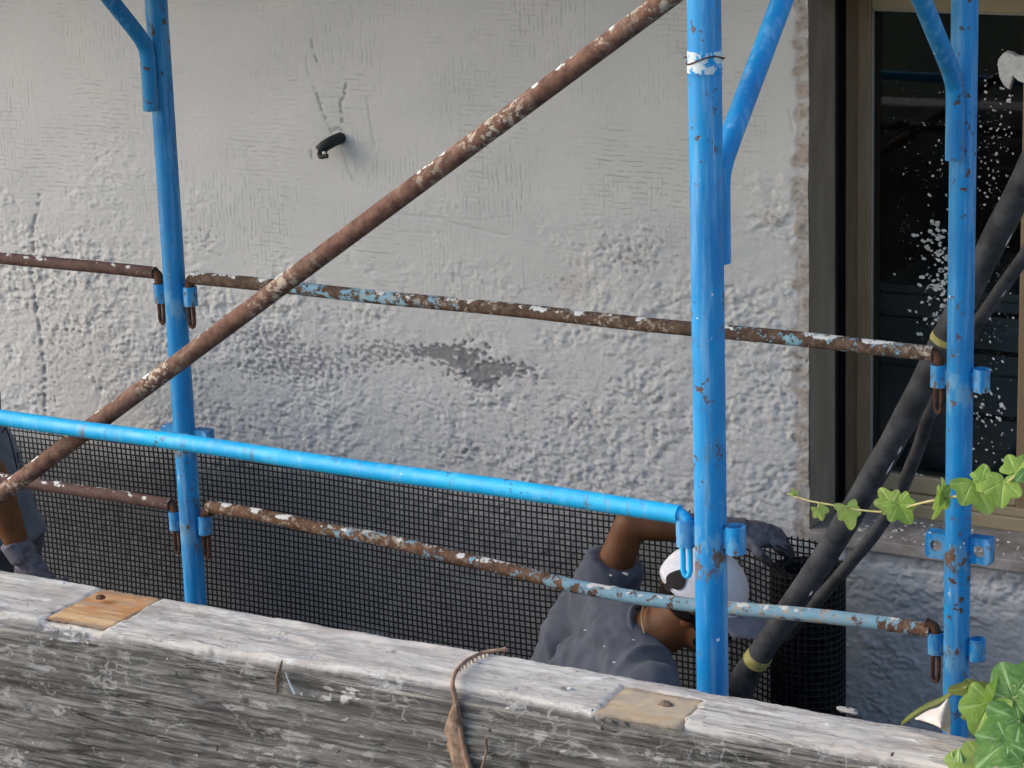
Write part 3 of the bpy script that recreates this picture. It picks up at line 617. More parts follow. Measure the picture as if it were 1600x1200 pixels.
for b in range(2):  # unseen planks added overhead to shade the wall
    for k in range(3):
        X0 = -1.8+1.8*b; y0 = -1.00+k*.335
        o = bevel_box('shade_plank', (X0-.02 if b == 0 else X0+.01, y0, ZTOP-.005), (X0+(1.78 if b == 0 else 1.84), y0+.31, ZTOP+.04), PLANK, None, .004)
        tag(o, 'added unseen wooden shading plank '+('on the outer edge', 'in the middle', 'on the wall side')[k]+' above the bay '+('of plain brown rails', 'by the window')[b], 'plank', 'added shading planks')

# ------------------------------------------------------------------ timber in front
def build_beam():
    xs = np.arange(-.9, 3.3, .006)
    wid = np.interp(xs, [-1, .85, 1.27, 1.95, 2.25, 3.3], [.185, .178, .152, .132, .112, .105])
    prof = []                                     # (u 0..1 across top | front distance) sampled
    s_top = np.linspace(0, 1, 40); s_fr = np.linspace(0, .31, 100)[1:]
    nS = len(s_top)+len(s_fr)+2; NX = len(xs)
    dn = band((nS, NX), (.006, .0035), (.35, .010), 21); dn2 = band((nS, NX), (.006, .0035), (.12, .03), 22); dn3 = band((nS, NX), (.006, .0035), (.9, .08), 23, low=True); dn4 = band((nS, NX), (.006, .0035), (.02, .016), 24)
    V = np.zeros((nS, NX, 3)); top = np.zeros((nS, NX)); dark = np.zeros((nS, NX)); tilt = .008*(xs-1.6)
    zt = .410+tilt
    yb = -1.350; yf = yb-wid
    rad = .026
    for q in range(nS):
        if q == 0: y, z, ny, nz_ = np.full(NX, yb), np.full(NX, TERR-.005), 1, 0
        elif q <= len(s_top):
            t = s_top[q-1]; y = yb+(yf-yb)*t; z = zt.copy(); ny, nz_ = 0, 1
            e = np.clip((t*wid-(wid-rad))/rad, 0, 1); z = z-rad*(1-np.sqrt(1-np.minimum(e, .98)**2))*.75
            e2 = np.clip((.008-t*wid)/.008, 0, 1); z = z-.008*(1-np.sqrt(1-e2**2))
            z = z+dn2[q]*.0006+dn4[q]*.0003+dn3[q]*.0008
        elif q < nS-1:
            s_ = s_fr[q-1-len(s_top)]; z = zt-rad*.60-s_; y = yf-.0015+0*s_; ny, nz_ = -1, 0
            y = y-(dn[q]*.0016+dn2[q]*.0007+dn3[q]*.0022+dn4[q]*.0003)*min(1, s_/.02)
        else: y, z = yf, np.full(NX, TERR-.005)
        z = np.maximum(z, TERR-.005)
        V[q, :, 0] = xs; V[q, :, 1] = y; V[q, :, 2] = z
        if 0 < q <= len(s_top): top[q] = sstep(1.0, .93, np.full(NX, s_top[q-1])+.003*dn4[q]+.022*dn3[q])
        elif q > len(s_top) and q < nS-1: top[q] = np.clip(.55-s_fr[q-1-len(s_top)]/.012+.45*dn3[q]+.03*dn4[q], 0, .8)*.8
    fr = np.arange(nS)[:, None] > len(s_top)+4
    dark = np.where(fr, sstep(1.3, 2.3, dn)*.8, 0)
    # nail holes, knots, splits at their places
    PQ = []
    for (a3, b3, c3, zz) in (((67, 967), (162, 985), (250, 937), .404), ((930, 1113), (1055, 1140), (1098, 1095), .413)):
        PQ.append((at(*a3, zz, 2), at(*b3, zz, 2), at(*c3, zz, 2)))
    for A, B, C in PQ:
        vv_ = (V[..., 1]-B.y)/(C.y-B.y); uu_ = (V[..., 0]-A.x-(C.x-B.x)*vv_)/(B.x-A.x); ins = (uu_ > 0)*(uu_ < 1)*(vv_ > -.3)*(vv_ < 1.06)*(top > .2); V[..., 2] -= .005*ins
    PX, PY = topix(V[..., 0], V[..., 1], V[..., 2])
    for (x, y, rx, ry, a) in ((437, 1060, 5, 22, .9), (384, 1096, 6, 5, .9), (278, 1192, 9, 7, .9), (488, 1195, 12, 5, .8), (820, 1195, 11, 9, .9), (330, 1020, 4, 8, .7), (615, 1018, 4, 3, .8), (446, 991, 3, 3, .6), (84, 999, 7, 10, .5), (54, 1122, 6, 4, .8), (884, 1076, 9, 4, .85), (596, 1165, 7, 4, .7), (150, 1175, 60, 3, .5), (200, 1088, 60, 3, .6)):
        k = np.exp(-(((PX-x)/rx)**2+((PY-y)/ry)**2)*1.2+dn4*.25); dark = np.maximum(dark, np.clip(k, 0, 1)*a); V[..., 1] += np.where(fr, np.clip(k, 0, 1)*.004, 0)
    F = [];
    i, j = np.meshgrid(np.arange(nS-1), np.arange(NX-1), indexing='ij'); a = (i*NX+j).ravel(); Fq = np.stack([a, a+NX, a+NX+1, a+1], -1)
    me = bpy.data.meshes.new('beam'); me.vertices.add(nS*NX); me.vertices.foreach_set('co', V.ravel())
    n4 = len(Fq); ends = [[r*NX for r in range(nS)], [r*NX+NX-1 for r in range(nS)][::-1]]; loops = np.concatenate([Fq.ravel(), np.array(ends[0]), np.array(ends[1])]).astype(np.int32)
    starts = np.concatenate([np.arange(0, n4*4, 4), [n4*4, n4*4+nS]]).astype(np.int32); tot = np.concatenate([np.full(n4, 4), [nS, nS]]).astype(np.int32)
    me.loops.add(len(loops)); me.loops.foreach_set('vertex_index', loops); me.polygons.add(len(starts)); me.polygons.foreach_set('loop_start', starts); me.polygons.foreach_set('loop_total', tot)
    me.update(calc_edges=True); me.polygons.foreach_set('use_smooth', np.ones(len(starts), bool)); me.validate()
    for nm, A in (('top', top), ('dark', dark)):
        q = me.attributes.new(nm, 'FLOAT', 'POINT'); q.data.foreach_set('value', np.clip(A, 0, 1).ravel().astype(np.float32))
    root = empty('timber_beam', (1.2, -1.43, TERR), 'thick weathered grey timber beam with white smears along its top', 'beam')
    link_mesh('timber', me, BEAM, root)
    rr = random.Random(3)
    def ztop(x): return .410+.008*(x-1.6)
    def patch(x0, x1, sh, y0, y1, m, lab):
        nx_, ny_ = 24, 18; V_ = []; F_ = []; E_ = []
        for b in range(ny_+1):
            v_ = b/ny_
            for a_ in range(nx_+1):
                u_ = a_/nx_; x = x0-.004+(x1-x0+.008)*u_+sh*v_; y = y0+(y1-y0)*v_
                if a_ in (0, nx_): x += rr.uniform(-.0012, .0012)
                if b in (0, ny_): y += rr.uniform(-.003, .002)
                edge = min(a_, nx_-a_, b, ny_-b); z = ztop(x)+(-.0016 if min(a_, nx_-a_) > 0 else -.0045)+.0006*mnoise.noise((x*40, y*160, 0))
                V_.append((x, y, z)); E_.append(min(1, edge/5+(.0 if v_ > .06 else 0)))
        for b in range(ny_):
            for a_ in range(nx_): k = b*(nx_+1)+a_; F_.append((k, k+1, k+nx_+2, k+nx_+1))
        mb = MB(); mb.add(V_, F_, E_); o = mb.part('bare_wood_patch', m, root, attr='edge'); o['label'] = lab
    A = at(67, 967, .404, 2); B = at(162, 985, .404, 2); C = at(250, 937, .404, 2)
    patch(A.x, B.x, C.x-B.x, B.y+.004, C.y+.004, RAWO, 'orange bare wood patch with a knot')
    A = at(930, 1113, .413, 2); B = at(1055, 1140, .413, 2); C = at(1098, 1095, .413, 2)
    patch(A.x, B.x, C.x-B.x, B.y+.004, C.y+.006, RAW, 'pale bare wood patch')
    def lump(name, x, y, size, m, onfront=False):
        p = at(x, y, .412, 2) if not onfront else at(x, y, float(np.interp(1.5, xs, yf))-.0)
        mb = MB(); V_, F_ = blob_box(p, size, .7); V_ = [q+Vector((rr.uniform(-1, 1)*size[0]*.14, rr.uniform(-1, 1)*size[1]*.14, rr.uniform(-1, 1)*size[2]*.1)) for q in V_]; mb.add(V_, F_); return mb.part(name, m, root)
    lump('knot', 157, 933, (.016, .012, .007), RUSTH); lump('knot', 1040, 1100, (.020, .014, .006), BARK); lump('mortar_crumb', 890, 1077, (.008, .006, .006), MORTAR)
    lump('mortar_crumb', 1325, 1110, (.028, .012, .007), STONE); lump('mortar_crumb', 98, 911, (.007, .005, .005), MORTAR)
    # split with a raised splinter on the front face
    yy = -1.508
    mb = MB(); P = [at(x, y, yy-.004) for x, y in ((441, 1032), (436, 1048), (433, 1065), (434, 1082))]; mb.tube(P, [.0015, .004, .005, .002], 8, flat=.6); mb.part('splinter', BARK, root)
    mb = MB(); P = [at(x, y, yy-.004) for x, y in ((446, 1050), (450, 1062), (455, 1072), (461, 1084))]; mb.tube(P, [.0008, .0012, .0022, .0026], 8, flat=.6); mb.part('splinter', MORTAR, root)
    return xs, yf
BXS, BYF = build_beam()
def build_twig():
    b0 = at(700, 1060, .41, 2); root = empty('dry_vine', b0, 'dead curled brown vine stem lying over the timber beam', 'vine')
    top = [at(790, 1015, .418, 2), at(775, 1016, .419, 2), at(757, 1019, .417, 2), at(738, 1027, .419, 2), at(722, 1038, .420, 2), at(711, 1052, .421, 2)]
    YF = float(np.interp(b0.x+.1, BXS, BYF))-.006
    fr = [at(707, 1068, YF-.001), at(710, 1084, YF-.002), at(714, 1105, YF-.002), at(718, 1130, YF-.002), at(724, 1165, YF-.003), at(733, 1200, YF-.003), at(742, 1235, YF-.003)]
    P = spline(top+fr, 6); n = len(P); r = [.0026+.0016*min(1, i/(n*.4))+.0020*max(0, (i/n-.5)*2) for i in range(n)]; r = [q*.78 for q in r]; r[0:3] = [.0042, .0040, .0030]
    mb = MB(); mb.tube(P, r, 10); mb.part('stem', TWIG, root)
    mb = MB()                                              # peeling bark flap
    L = [at(x, y, YF-.001) for x, y in ((708, 1098), (700, 1120), (694, 1140), (697, 1160), (703, 1180), (712, 1215))]; Rr = [at(x, y, YF-.005) for x, y in ((716, 1098), (719, 1120), (722, 1140), (726, 1160), (731, 1182), (740, 1215))]
    V = []; F = []
    for i, (a, b) in enumerate(zip(spline(L, 4), spline(Rr, 4))):
        for t in range(6): V.append(a.lerp(b, t/5)+Vector((0, -.004*math.sin(t/5*math.pi)+.0015*mnoise.noise((i*.5, t*.9, 3)), 0)))
    m = len(V)//6
    for i in range(m-1):
        for t in range(5): F.append((i*6+t, i*6+t+1, i*6+7+t, i*6+6+t))
    mb.add(V, F); o = mb.part('bark_flap', BARK, root); sol = o.modifiers.new('thick', 'SOLIDIFY'); sol.thickness = .0015
    mb = MB(); mb.tube(spline([at(x, y, YF-.004) for x, y in ((759, 1153), (760, 1172), (756, 1190), (748, 1215), (742, 1235))], 4), .0021, 8); mb.part('side_shoot', BARK, root)
    mb = MB()
    for i in range(9):
        p = P[10+i*2]; mb.tube([p, p+Vector((.003, -.002, -.006-.004*random.random()))], [.0016, .0006], 6)
    mb.part('aerial_rootlets', BARK, root)
build_twig()

# ------------------------------------------------------------------ black mesh and its roll
def build_net():
    zl = at(60, 671, .93).z; zr = at(1170, 817, .92).z; rc = at(1262, 888, .80); RC = Vector((rc.x, .80)); RO = .088; ztr = rc.z
    root = empty('plastic_mesh', (RC.x, .88, FLOOR), 'black plastic mesh sheet unrolled along the foot of the wall', 'mesh')
    pit = .0155
    # plan path of the sheet from far left to the back of the roll, then the spiral
    plan = [(-2.2, .955)]; x = -2.2
    while x < RC.x-.01: x += .02; plan.append((x, .945-.012*math.sin(x*2.6)-.006*math.sin(x*6.1+1)-(.055*sstep(RC.x-.35, RC.x, x))))
    def resample(pts, step):
        P = np.array(pts); s_ = np.concatenate([[0], np.cumsum(np.hypot(*np.diff(P, axis=0).T))]); q = np.arange(0, s_[-1], step); return np.stack([np.interp(q, s_, P[:, k]) for k in (0, 1)], -1)
    sheet = resample(plan, pit)
    a0 = math.atan2(sheet[-1][1]-RC.y, sheet[-1][0]-RC.x); spi = []
    turns = 5.4
    for k in range(int(turns*60)+1):
        a = a0-2*math.pi*k/60; r = RO-.0062*(k/60)+.002*math.sin(k*.37); r = r if k > 0 else math.hypot(sheet[-1][0]-RC.x, sheet[-1][1]-RC.y)
        spi.append((RC.x+r*math.cos(a), RC.y+r*math.sin(a)))
    roll = resample([tuple(sheet[-1])]+spi, pit)
    def grid(P, ztop, name, gz, jitter):
        n = len(P); nv = int((1.035)/pit); mb_v = []; mb_f = []
        def wire(pts, hw):                     # square section strand
            m = len(pts); pts = np.array(pts); t = np.gradient(pts, axis=0); t /= np.linalg.norm(t, axis=1)[:, None]+1e-9
            ref = np.array([0, 0, 1.]) if abs(t[0, 2]) < .9 else np.array([0, 1., 0]); e1 = np.cross(t, ref); e1 /= np.linalg.norm(e1, axis=1)[:, None]+1e-9; e2 = np.cross(t, e1)
            b = len(mb_v); Q = np.stack([pts+(e1+e2)*hw, pts+(e1-e2)*hw, pts-(e1+e2)*hw, pts+(e2-e1)*hw], 1).reshape(-1, 3); mb_v.extend(map(tuple, Q))
            for i in range(m-1):
                for k in range(4): mb_f.append((b+i*4+k, b+i*4+(k+1) % 4, b+i*4+4+(k+1) % 4, b+i*4+4+k))
        zt = np.array([ztop(p[0]) for p in P])
        def pos(i, d):
            x, y = P[i]; z = zt[i]-d; return (x, y-.010*gz*math.sin(d*5+x*3)*(1 if name == 'sheet' else 0)+.0012*mnoise.noise((x*9, d*9, 1)), z+.0016*mnoise.noise((x*7, d*5, 4)))
        for r in range(nv+1):
            st = 1
            wire([pos(i, min(r*pit, 1.6)) for i in range(0, n, st)], .0016)
        for i in range(n):
            top_ext = .004+.009*abs(mnoise.noise((i*1.7, 0, 2)))
            pts = [(P[i][0], P[i][1], zt[i]+top_ext)]+[pos(i, d) for d in np.arange(0, nv*pit+.0001, pit*3)]+[(P[i][0], P[i][1], FLOOR-.002)]
            wire(pts, .0015)
        me = bpy.data.meshes.new(name); me.from_pydata(mb_v, [], mb_f); o = link_mesh(name, me, NET, root, 'stuff')
    zs = lambda x: float(np.interp(x, [-2.2, -1.3, .9, RC.x-.14, RC.x-.03, RC.x+.2], [zl-.01, zl, zr, zr-.012, ztr+.035, ztr]))
    grid(sheet, zs, 'sheet', 1, 0); grid(roll, lambda x: ztr, 'roll', 0, 0)
build_net()

# ------------------------------------------------------------------ hoses
def hose(name, pts, r, label, bands=(), spl=(), extra_top=(), extra_bot=()):
    P = list(extra_top)+[at(x, y, Y) for x, y, Y in pts]+list(extra_bot); path = spline(P, 10)
    root = empty(name, path[-1], label, 'hose'); mb = MB(); mb.tube(path, [r*(1+.02*math.sin(i*.7)) for i in range(len(path))], 20); mb.part('tube', HOSE, root)
    def near(x, y): return min(range(2, len(path)-2), key=lambda i: (Vector(topix(*path[i]))-Vector((x, y))).length)
    for (x, y, w_) in bands:
        i = near(x, y); t = (path[i+1]-path[i-1]).normalized(); mb = MB(); mb.pipe(path[i]-t*w_/2, path[i]+t*w_/2, r+.0022, r-.002); mb.part('tape_ring', TAPE, root)
    for (x, y, L, q) in spl:
        i = near(x, y); t = (path[i+1]-path[i-1]).normalized(); tc = Vector(CAM)-path[i]; up = (tc-t*tc.dot(t)).normalized(); side = t.cross(up)
        ang = q; nrm = up*math.cos(ang)+side*math.sin(ang); c = path[i]+nrm*(r+.0003); V = []; n = 14; s2 = t.cross(nrm); rj = random.Random(int(x))
        for a in range(n):
            th = 2*math.pi*a/n; k = rj.uniform(.6, 1.2); V.append(c+t*math.cos(th)*L*k+s2*math.sin(th)*L*.16*k-nrm*.002)
        V.append(c+nrm*.0022); mb = MB(); mb.add(V, [(a, (a+1) % n, n) for a in range(n)]); mb.part('mortar_splash', MORTAR, root)
    return root
hose('thick_hose', [(1640, 215, .30), (1600, 285, .32), (1555, 372, .34), (1500, 480, .36), (1442, 600, .38), (1395, 690, .40), (1340, 785, .42), (1290, 868, .44), (1240, 942, .46), (1188, 1022, .48), (1150, 1085, .50)], .0268,
     'thick black hose with a yellow tape ring crossing the window', [(1186, 1033, .026), (1474, 528, .014)], [(1372, 712, .030, -.9), (1386, 690, .016, -.9), (1256, 912, .016, -.8), (1548, 352, .030, -1.1)],
     [Vector((2.35, .22, 1.75)), Vector((2.1, .26, 1.2))], [Vector((.93, .52, -.85)), Vector((.90, .55, FLOOR+.06)), Vector((.5, .55, FLOOR+.031)), Vector((.1, .5, FLOOR+.031))])
hose('thin_hose', [(1640, 350, .44), (1600, 402, .44), (1560, 458, .44), (1515, 525, .45), (1462, 622, .46), (1435, 700, .48), (1402, 778, .50), (1368, 832, .51), (1325, 884, .52), (1280, 935, .54), (1235, 985, .55), (1180, 1050, .56)], .0140,
     'thin black hose beneath the thick hose', [], [(1560, 446, .014, -.7)],
     [Vector((2.40, .35, 1.75)), Vector((2.15, .42, 1.1))], [Vector((.98, .60, -.8)), Vector((.95, .62, FLOOR+.05)), Vector((.6, .66, FLOOR+.016)), Vector((.2, .68, FLOOR+.016))])

# ------------------------------------------------------------------ people
def blob_mesh(name, prims, voxel=.008, smooth=6):
    bm = bmesh.new()
    for p in prims:
        if p[0] == 'ell':
            c, rad, rot = Vector(p[1]), p[2], p[3] if len(p) > 3 else Matrix.Identity(3)
            M4 = Matrix.Translation(c) @ rot.to_4x4() @ Matrix.Diagonal((*rad, 1)); bmesh.ops.create_icosphere(bm, subdivisions=3, radius=1, matrix=M4)
        else:
            a, b, ra, rb = Vector(p[1]), Vector(p[2]), p[3], p[4]; d = b-a; L = d.length; q = d.to_track_quat('Z', 'Y').to_matrix().to_4x4()
            bmesh.ops.create_cone(bm, cap_ends=True, segments=20, radius1=ra, radius2=rb, depth=L, matrix=Matrix.Translation((a+b)/2) @ q)
            if p[0] == 'cap':
                for c, r in ((a, ra), (b, rb)): bmesh.ops.create_icosphere(bm, subdivisions=2, radius=r*1.01, matrix=Matrix.Translation(c))
    me = bpy.data.meshes.new(name+'_raw'); bm.to_mesh(me); bm.free()
    o = bpy.data.objects.new(name+'_tmp', me); COL.objects.link(o)
    r = o.modifiers.new('r', 'REMESH'); r.mode = 'VOXEL'; r.voxel_size = voxel; s_ = o.modifiers.new('s', 'SMOOTH'); s_.factor = .5; s_.iterations = smooth
    dg = bpy.context.evaluated_depsgraph_get(); dg.update(); out = bpy.data.meshes.new_from_object(o.evaluated_get(dg)); out.name = name
    bpy.data.objects.remove(o); bpy.data.meshes.remove(me); out.materials.clear(); out.polygons.foreach_set('use_smooth', [True]*len(out.polygons)); return out
def fold(me, amp, stretch, seed=0, freq=1.):
    n = len(me.vertices); co = np.empty(n*3); me.vertices.foreach_get('co', co); co = co.reshape(-1, 3); nr = np.empty(n*3); me.vertices.foreach_get('normal', nr); nr = nr.reshape(-1, 3)
    for i in range(n):
        p = Vector(co[i]); q = stretch @ p*freq; wv = mnoise.noise((p.x*5+seed, p.y*5, p.z*5)); k = mnoise.noise((q.x+wv*.8, q.y+seed, q.z+wv*.8)); k = 1-2*abs(k)**.75
        co[i] += nr[i]*amp*k
    me.vertices.foreach_set('co', co.ravel()); me.update()
def hand_prims(w_, fdir, palm_n, side, sc=1., curl=.7, thick=1.):
    """palm from the wrist w_, fingers along fdir, thumb to the given side"""
    f = Vector(fdir).normalized(); nn = Vector(palm_n); nn = (nn-f*nn.dot(f)).normalized(); s_ = f.cross(nn)*side; P = []
    rot = Matrix((s_, f, nn)).transposed(); P.append(('ell', w_+f*.045*sc, (.043*sc, .055*sc, .020*sc*thick), rot)); P.append(('cap', w_-f*.01*sc, w_+f*.03*sc, .026*sc, .030*sc))
    for k, (off, L) in enumerate(((.032, .070), (.011, .080), (-.010, .074), (-.030, .058))):
        a = w_+f*.085*sc+s_*off*sc; d = f
        for seg in range(3):
            ang = curl*(.35+.35*seg); d2 = (f*math.cos(ang)+nn*math.sin(ang)); b = a+d2*L*sc*(.42, .32, .26)[seg]; P.append(('cap', a, b, .0105*sc, .0095*sc)); a = b
    a = w_+f*.025*sc+s_*.034*sc; b = a+(f*.6+s_*.75+nn*.25).normalized()*.042*sc; c = b+(f*.85+s_*.25+nn*.4).normalized()*.034*sc; P += [('cap', a, b, .0135*sc, .012*sc), ('cap', b, c, .0115*sc, .0095*sc)]
    return P
def head_prims(H, F, U):
    S = F.cross(U); rot = Matrix((F, S, U)).transposed(); P = [('ell', H+F*-.008+U*.035, (.098, .077, .088), rot), ('ell', H+F*.028-U*.045, (.062, .060, .080), rot), ('ell', H+F*.055-U*.092, (.030, .034, .024), rot)]
    P += [('cap', H+F*.086+U*.008, H+F*.104-U*.030, .008, .012), ('ell', H+F*.078+U*.030, (.018, .052, .012), rot), ('ell', H+F*.086-U*.064, (.010, .024, .007), rot), ('ell', H+F*.086-U*.078, (.010, .021, .007), rot)]
    for q in (-1, 1):
        P += [('ell', H+S*q*.078-F*.006-U*.008, (.022, .010, .032), rot), ('ell', H+S*q*.034+F*.078+U*.008, (.010, .014, .009), rot), ('ell', H+S*q*.045+F*.062-U*.028, (.020, .020, .022), rot)]
    return P, S, rot
def build_kneeling():
    root = empty('person', (.72, .52, FLOOR), 'kneeling person in slate T-shirt and white cap reaching towards the mesh roll', 'person', None)
    V = Vector
    SL = at(940, 938, .70); EL = at(985, 818, .70); WR = at(1150, 830, .80); SR = at(1012, 1085, .34); N = at(1015, 990, .52); hip = V((.53, .52, -.74))
    H = at(1096, 938, .545); F = V((.90, .22, -.36)).normalized(); U = (V((.15, -.10, 1))); U = (U-F*U.dot(F)).normalized()
    hp, S, rot = head_prims(H, F, U)
    up = (N-hip).normalized(); sh = (SR-SL).normalized(); fwd = up.cross(sh).normalized(); tr = Matrix((fwd, sh, up)).transposed()
    if fwd.x < 0: fwd = -fwd
    chest = hip.lerp(N, .68)-fwd*.0; belly = hip.lerp(N, .3)
    body = list(hp)+[('cap', N-up*.02, H-U*.05-F*.02, .062, .058), ('ell', chest, (.105, .155, .17), tr), ('ell', belly, (.10, .145, .17), tr), ('ell', hip, (.11, .16, .12), tr)]
    body += [('cap', N-up*.05, SL, .055, .056), ('cap', N-up*.05, SR, .055, .056), ('cap', SL, EL, .050, .038), ('cap', EL, EL.lerp(WR, .3), .037, .038), ('cap', EL.lerp(WR, .3), WR, .037, .025)]
    ER = SR+V((.10, -.05, -.24)); WRr = ER+V((.20, .12, -.08)); body += [('cap', SR, ER, .052, .041), ('cap', ER, WRr, .041, .028)]
    for q in (-1, 1):
        hj = hip+sh*q*.09-up*.03; kn = V((hj.x+.17, hj.y, FLOOR+.065)); an = V((kn.x-.40, kn.y, FLOOR+.06)); toe = an+V((-.11, 0, -.02))
        body += [('cap', hj, kn, .085, .058), ('cap', kn, an, .055, .042), ('cap', an, toe, .038, .026)]
    bo = link_mesh('body', blob_mesh('body', body, .0075, 5), SKIN, root)
    # T-shirt
    slv = SL.lerp(EL, .52); slr = SR.lerp(ER, .62)
    sp = [('ell', chest-up*.01, (.125, .178, .185), tr), ('ell', belly, (.125, .168, .19), tr), ('ell', hip+up*.02, (.128, .175, .14), tr), ('cap', N-up*.062-fwd*.01, SL-up*.015, .084, .074), ('cap', N-up*.062-fwd*.01, SR-up*.015, .084, .076), ('cap', SL-up*.03, hip+(SL-SR)*.16, .082, .11), ('cap', SR-up*.03, hip+(SR-SL)*.16, .082, .11),
          ('cone', SL-(slv-SL)*.15, slv, .076, .066), ('cone', SR, slr, .076, .068), ('ell', SL, (.074, .074, .074)), ('ell', SR, (.076, .076, .076)), ('ell', N-up*.065-fwd*.03, (.08, .09, .055), tr)]
    me = blob_mesh('t_shirt', sp, .0075, 4); fold(me, .0105, Matrix(((6, 0, 5), (0, 6, 0), (4, 0, 10))), 3.1); fold(me, .0035, Matrix(((26, 6, 10), (0, 22, 0), (5, 0, 17))), 9.)
    ts = link_mesh('t_shirt', me, SHIRT, root)
    a0 = N-up*.012; axis = (H-U*.05-F*.02-N).normalized(); e1 = axis.cross(V((0, 0, 1))).normalized(); e2 = axis.cross(e1)
    mb = MB(); mb.tube([a0+axis*.004+(e1*math.cos(t)+e2*math.sin(t))*.072+up*.004*math.sin(t*2) for t in [2*math.pi*i/28 for i in range(28)]], .007, 8, closed=True); mb.part('collar', SHIRT, ts)
    rng = random.Random(2); mb = MB()
    from mathutils.bvhtree import BVHTree
    tree = BVHTree.FromPolygons([v_.co+BASE[root.name] for v_ in me.vertices], [p.vertices[:] for p in me.polygons])
    for x, y, r in ((976, 897, .009), (960, 919, .012), (954, 899, .005), (975, 874, .006), (945, 1010, .004), (990, 1000, .004), (915, 985, .005), (960, 1035, .005)):
        hit = tree.ray_cast(Vector(CAM), Vector(ray(x, y)).normalized())
        if hit[0]: mb.add(*blob_box(hit[0], (r*2.2, .004, r*.9), .8))
    mb.part('mortar_spots', MORTAR, ts, 'stuff')
    mb = MB(); a0 = N+axis*.022; mb.tube([a0+(e1*math.cos(t)+e2*math.sin(t))*.0665-axis*.014*math.cos(t-.6) for t in [2*math.pi*i/40 for i in range(40)]], .0021, 6, closed=True); mb.part('neck_chain', GOLD, root)
    # trousers
    tp = [('ell', hip-up*.03, (.128, .176, .12), tr)]
    for q in (-1, 1):
        hj = hip+sh*q*.09-up*.03; kn = V((hj.x+.17, hj.y, FLOOR+.068)); an = V((kn.x-.36, kn.y, FLOOR+.062)); tp += [('cap', hj, kn, .098, .070), ('cap', kn, an, .066, .056)]
    me = blob_mesh('trousers', tp, .01, 4); fold(me, .006, Matrix.Diagonal((9, 9, 14)), 5.); link_mesh('trousers', me, PANTS, root)
    # gloves
    gd = (at(1222, 838, .86)-WR); gp = hand_prims(WR+gd.normalized()*.006, gd, V((.2, .5, -.8)), -1, .92, 1.15, 1.3)+[('cone', WR-gd.normalized()*.055, WR+gd.normalized()*.02, .030, .033)]
    g = link_mesh('glove', blob_mesh('glove', gp, .0045, 3), GLOVE, root)
    pp = [q if q[0] != 'ell' else q for q in hand_prims(WR+gd.normalized()*.016+V((.004, -.006, -.010)), gd, V((.2, .5, -.8)), -1, .90, 1.2, 1.0)][2:]
    link_mesh('glove_coating', blob_mesh('glove_coating', pp+[('ell', WR+gd.normalized()*.07+V((0, -.006, -.016)), (.036, .03, .012))], .0045, 3), GLOVEB, g)
    gd = V((.7, .5, -.3)); link_mesh('glove', blob_mesh('glove', hand_prims(WRr, gd, V((0, 0, -1)), 1, 1.05, .7, 1.2)+[('cone', WRr-gd.normalized()*.05, WRr+gd.normalized()*.02, .034, .036)], .005, 3), GLOVE, root)
    # hair and beard, cap with visor and black patches
    link_mesh('hair', blob_mesh('hair', [('ell', H-F*.020+U*.018, (.082, .0785, .055), rot), ('ell', H-F*.056-U*.010, (.042, .062, .026), rot), ('ell', H-F*.012-U*.004, (.066, .0945, .032), rot), ('ell', H+F*.020-U*.020, (.022, .0905, .026), rot)], .006, 3), HAIR, root)
    mb = MB(); sgn = 1
    me = blob_mesh('beard', [('ell', H+F*.040-U*.064, (.054, .062, .042), rot), ('ell', H+F*.052-U*.098, (.032, .036, .016), rot)], .006, 3); link_mesh('beard', me, HAIR, root)
    cap = MB(); nU, nA = 12, 36; cc = H-F*.006+U*.036; rr_ = (.103, .0875, .090); Vs = []; Fs = []
    tilt = Matrix.Rotation(math.radians(-6), 3, S)
    def cp(lat, a, k=1.): return cc+tilt @ (F*math.cos(a)*math.cos(lat)*rr_[0]*k+S*math.sin(a)*math.cos(lat)*rr_[1]*k+U*math.sin(lat)*rr_[2]*k)
    for i in range(nU+1):
        lat = -.10+(math.pi/2+.10)*i/nU
        for k in range(nA): Vs.append(cp(lat, 2*math.pi*k/nA, 1+.012*mnoise.noise((i*.5, k*.4, 1))))
    for i in range(nU):
        for k in range(nA): Fs.append((i*nA+k, i*nA+(k+1) % nA, (i+1)*nA+(k+1) % nA, (i+1)*nA+k))
    cap.add(Vs, Fs); co = cap.part('cap', CAPW, root); sol = co.modifiers.new('t', 'SOLIDIFY'); sol.thickness = .003; sol.offset = -1
    vm = MB(); Vs = []; Fs = []
    for i in range(9):
        for k in range(17):
            a = -1.05+2.1*k/16; e = i/8; b = cp(-.08, a); ex = F*.078*math.cos(a)**.6*e; Vs.append(b+ex-U*(.018*e*e+.02*e*abs(math.sin(a))**2))
    for i in range(8):
        for k in range(16): Fs.append((i*17+k, i*17+k+1, i*17+18+k, i*17+17+k))
    vm.add(Vs, Fs); vo = vm.part('visor', mat_simple('visor_grey', (.22, .22, .27), (.30, .30, .35), 40, .9, .2, .0006), co); sol = vo.modifiers.new('t', 'SOLIDIFY'); sol.thickness = .004
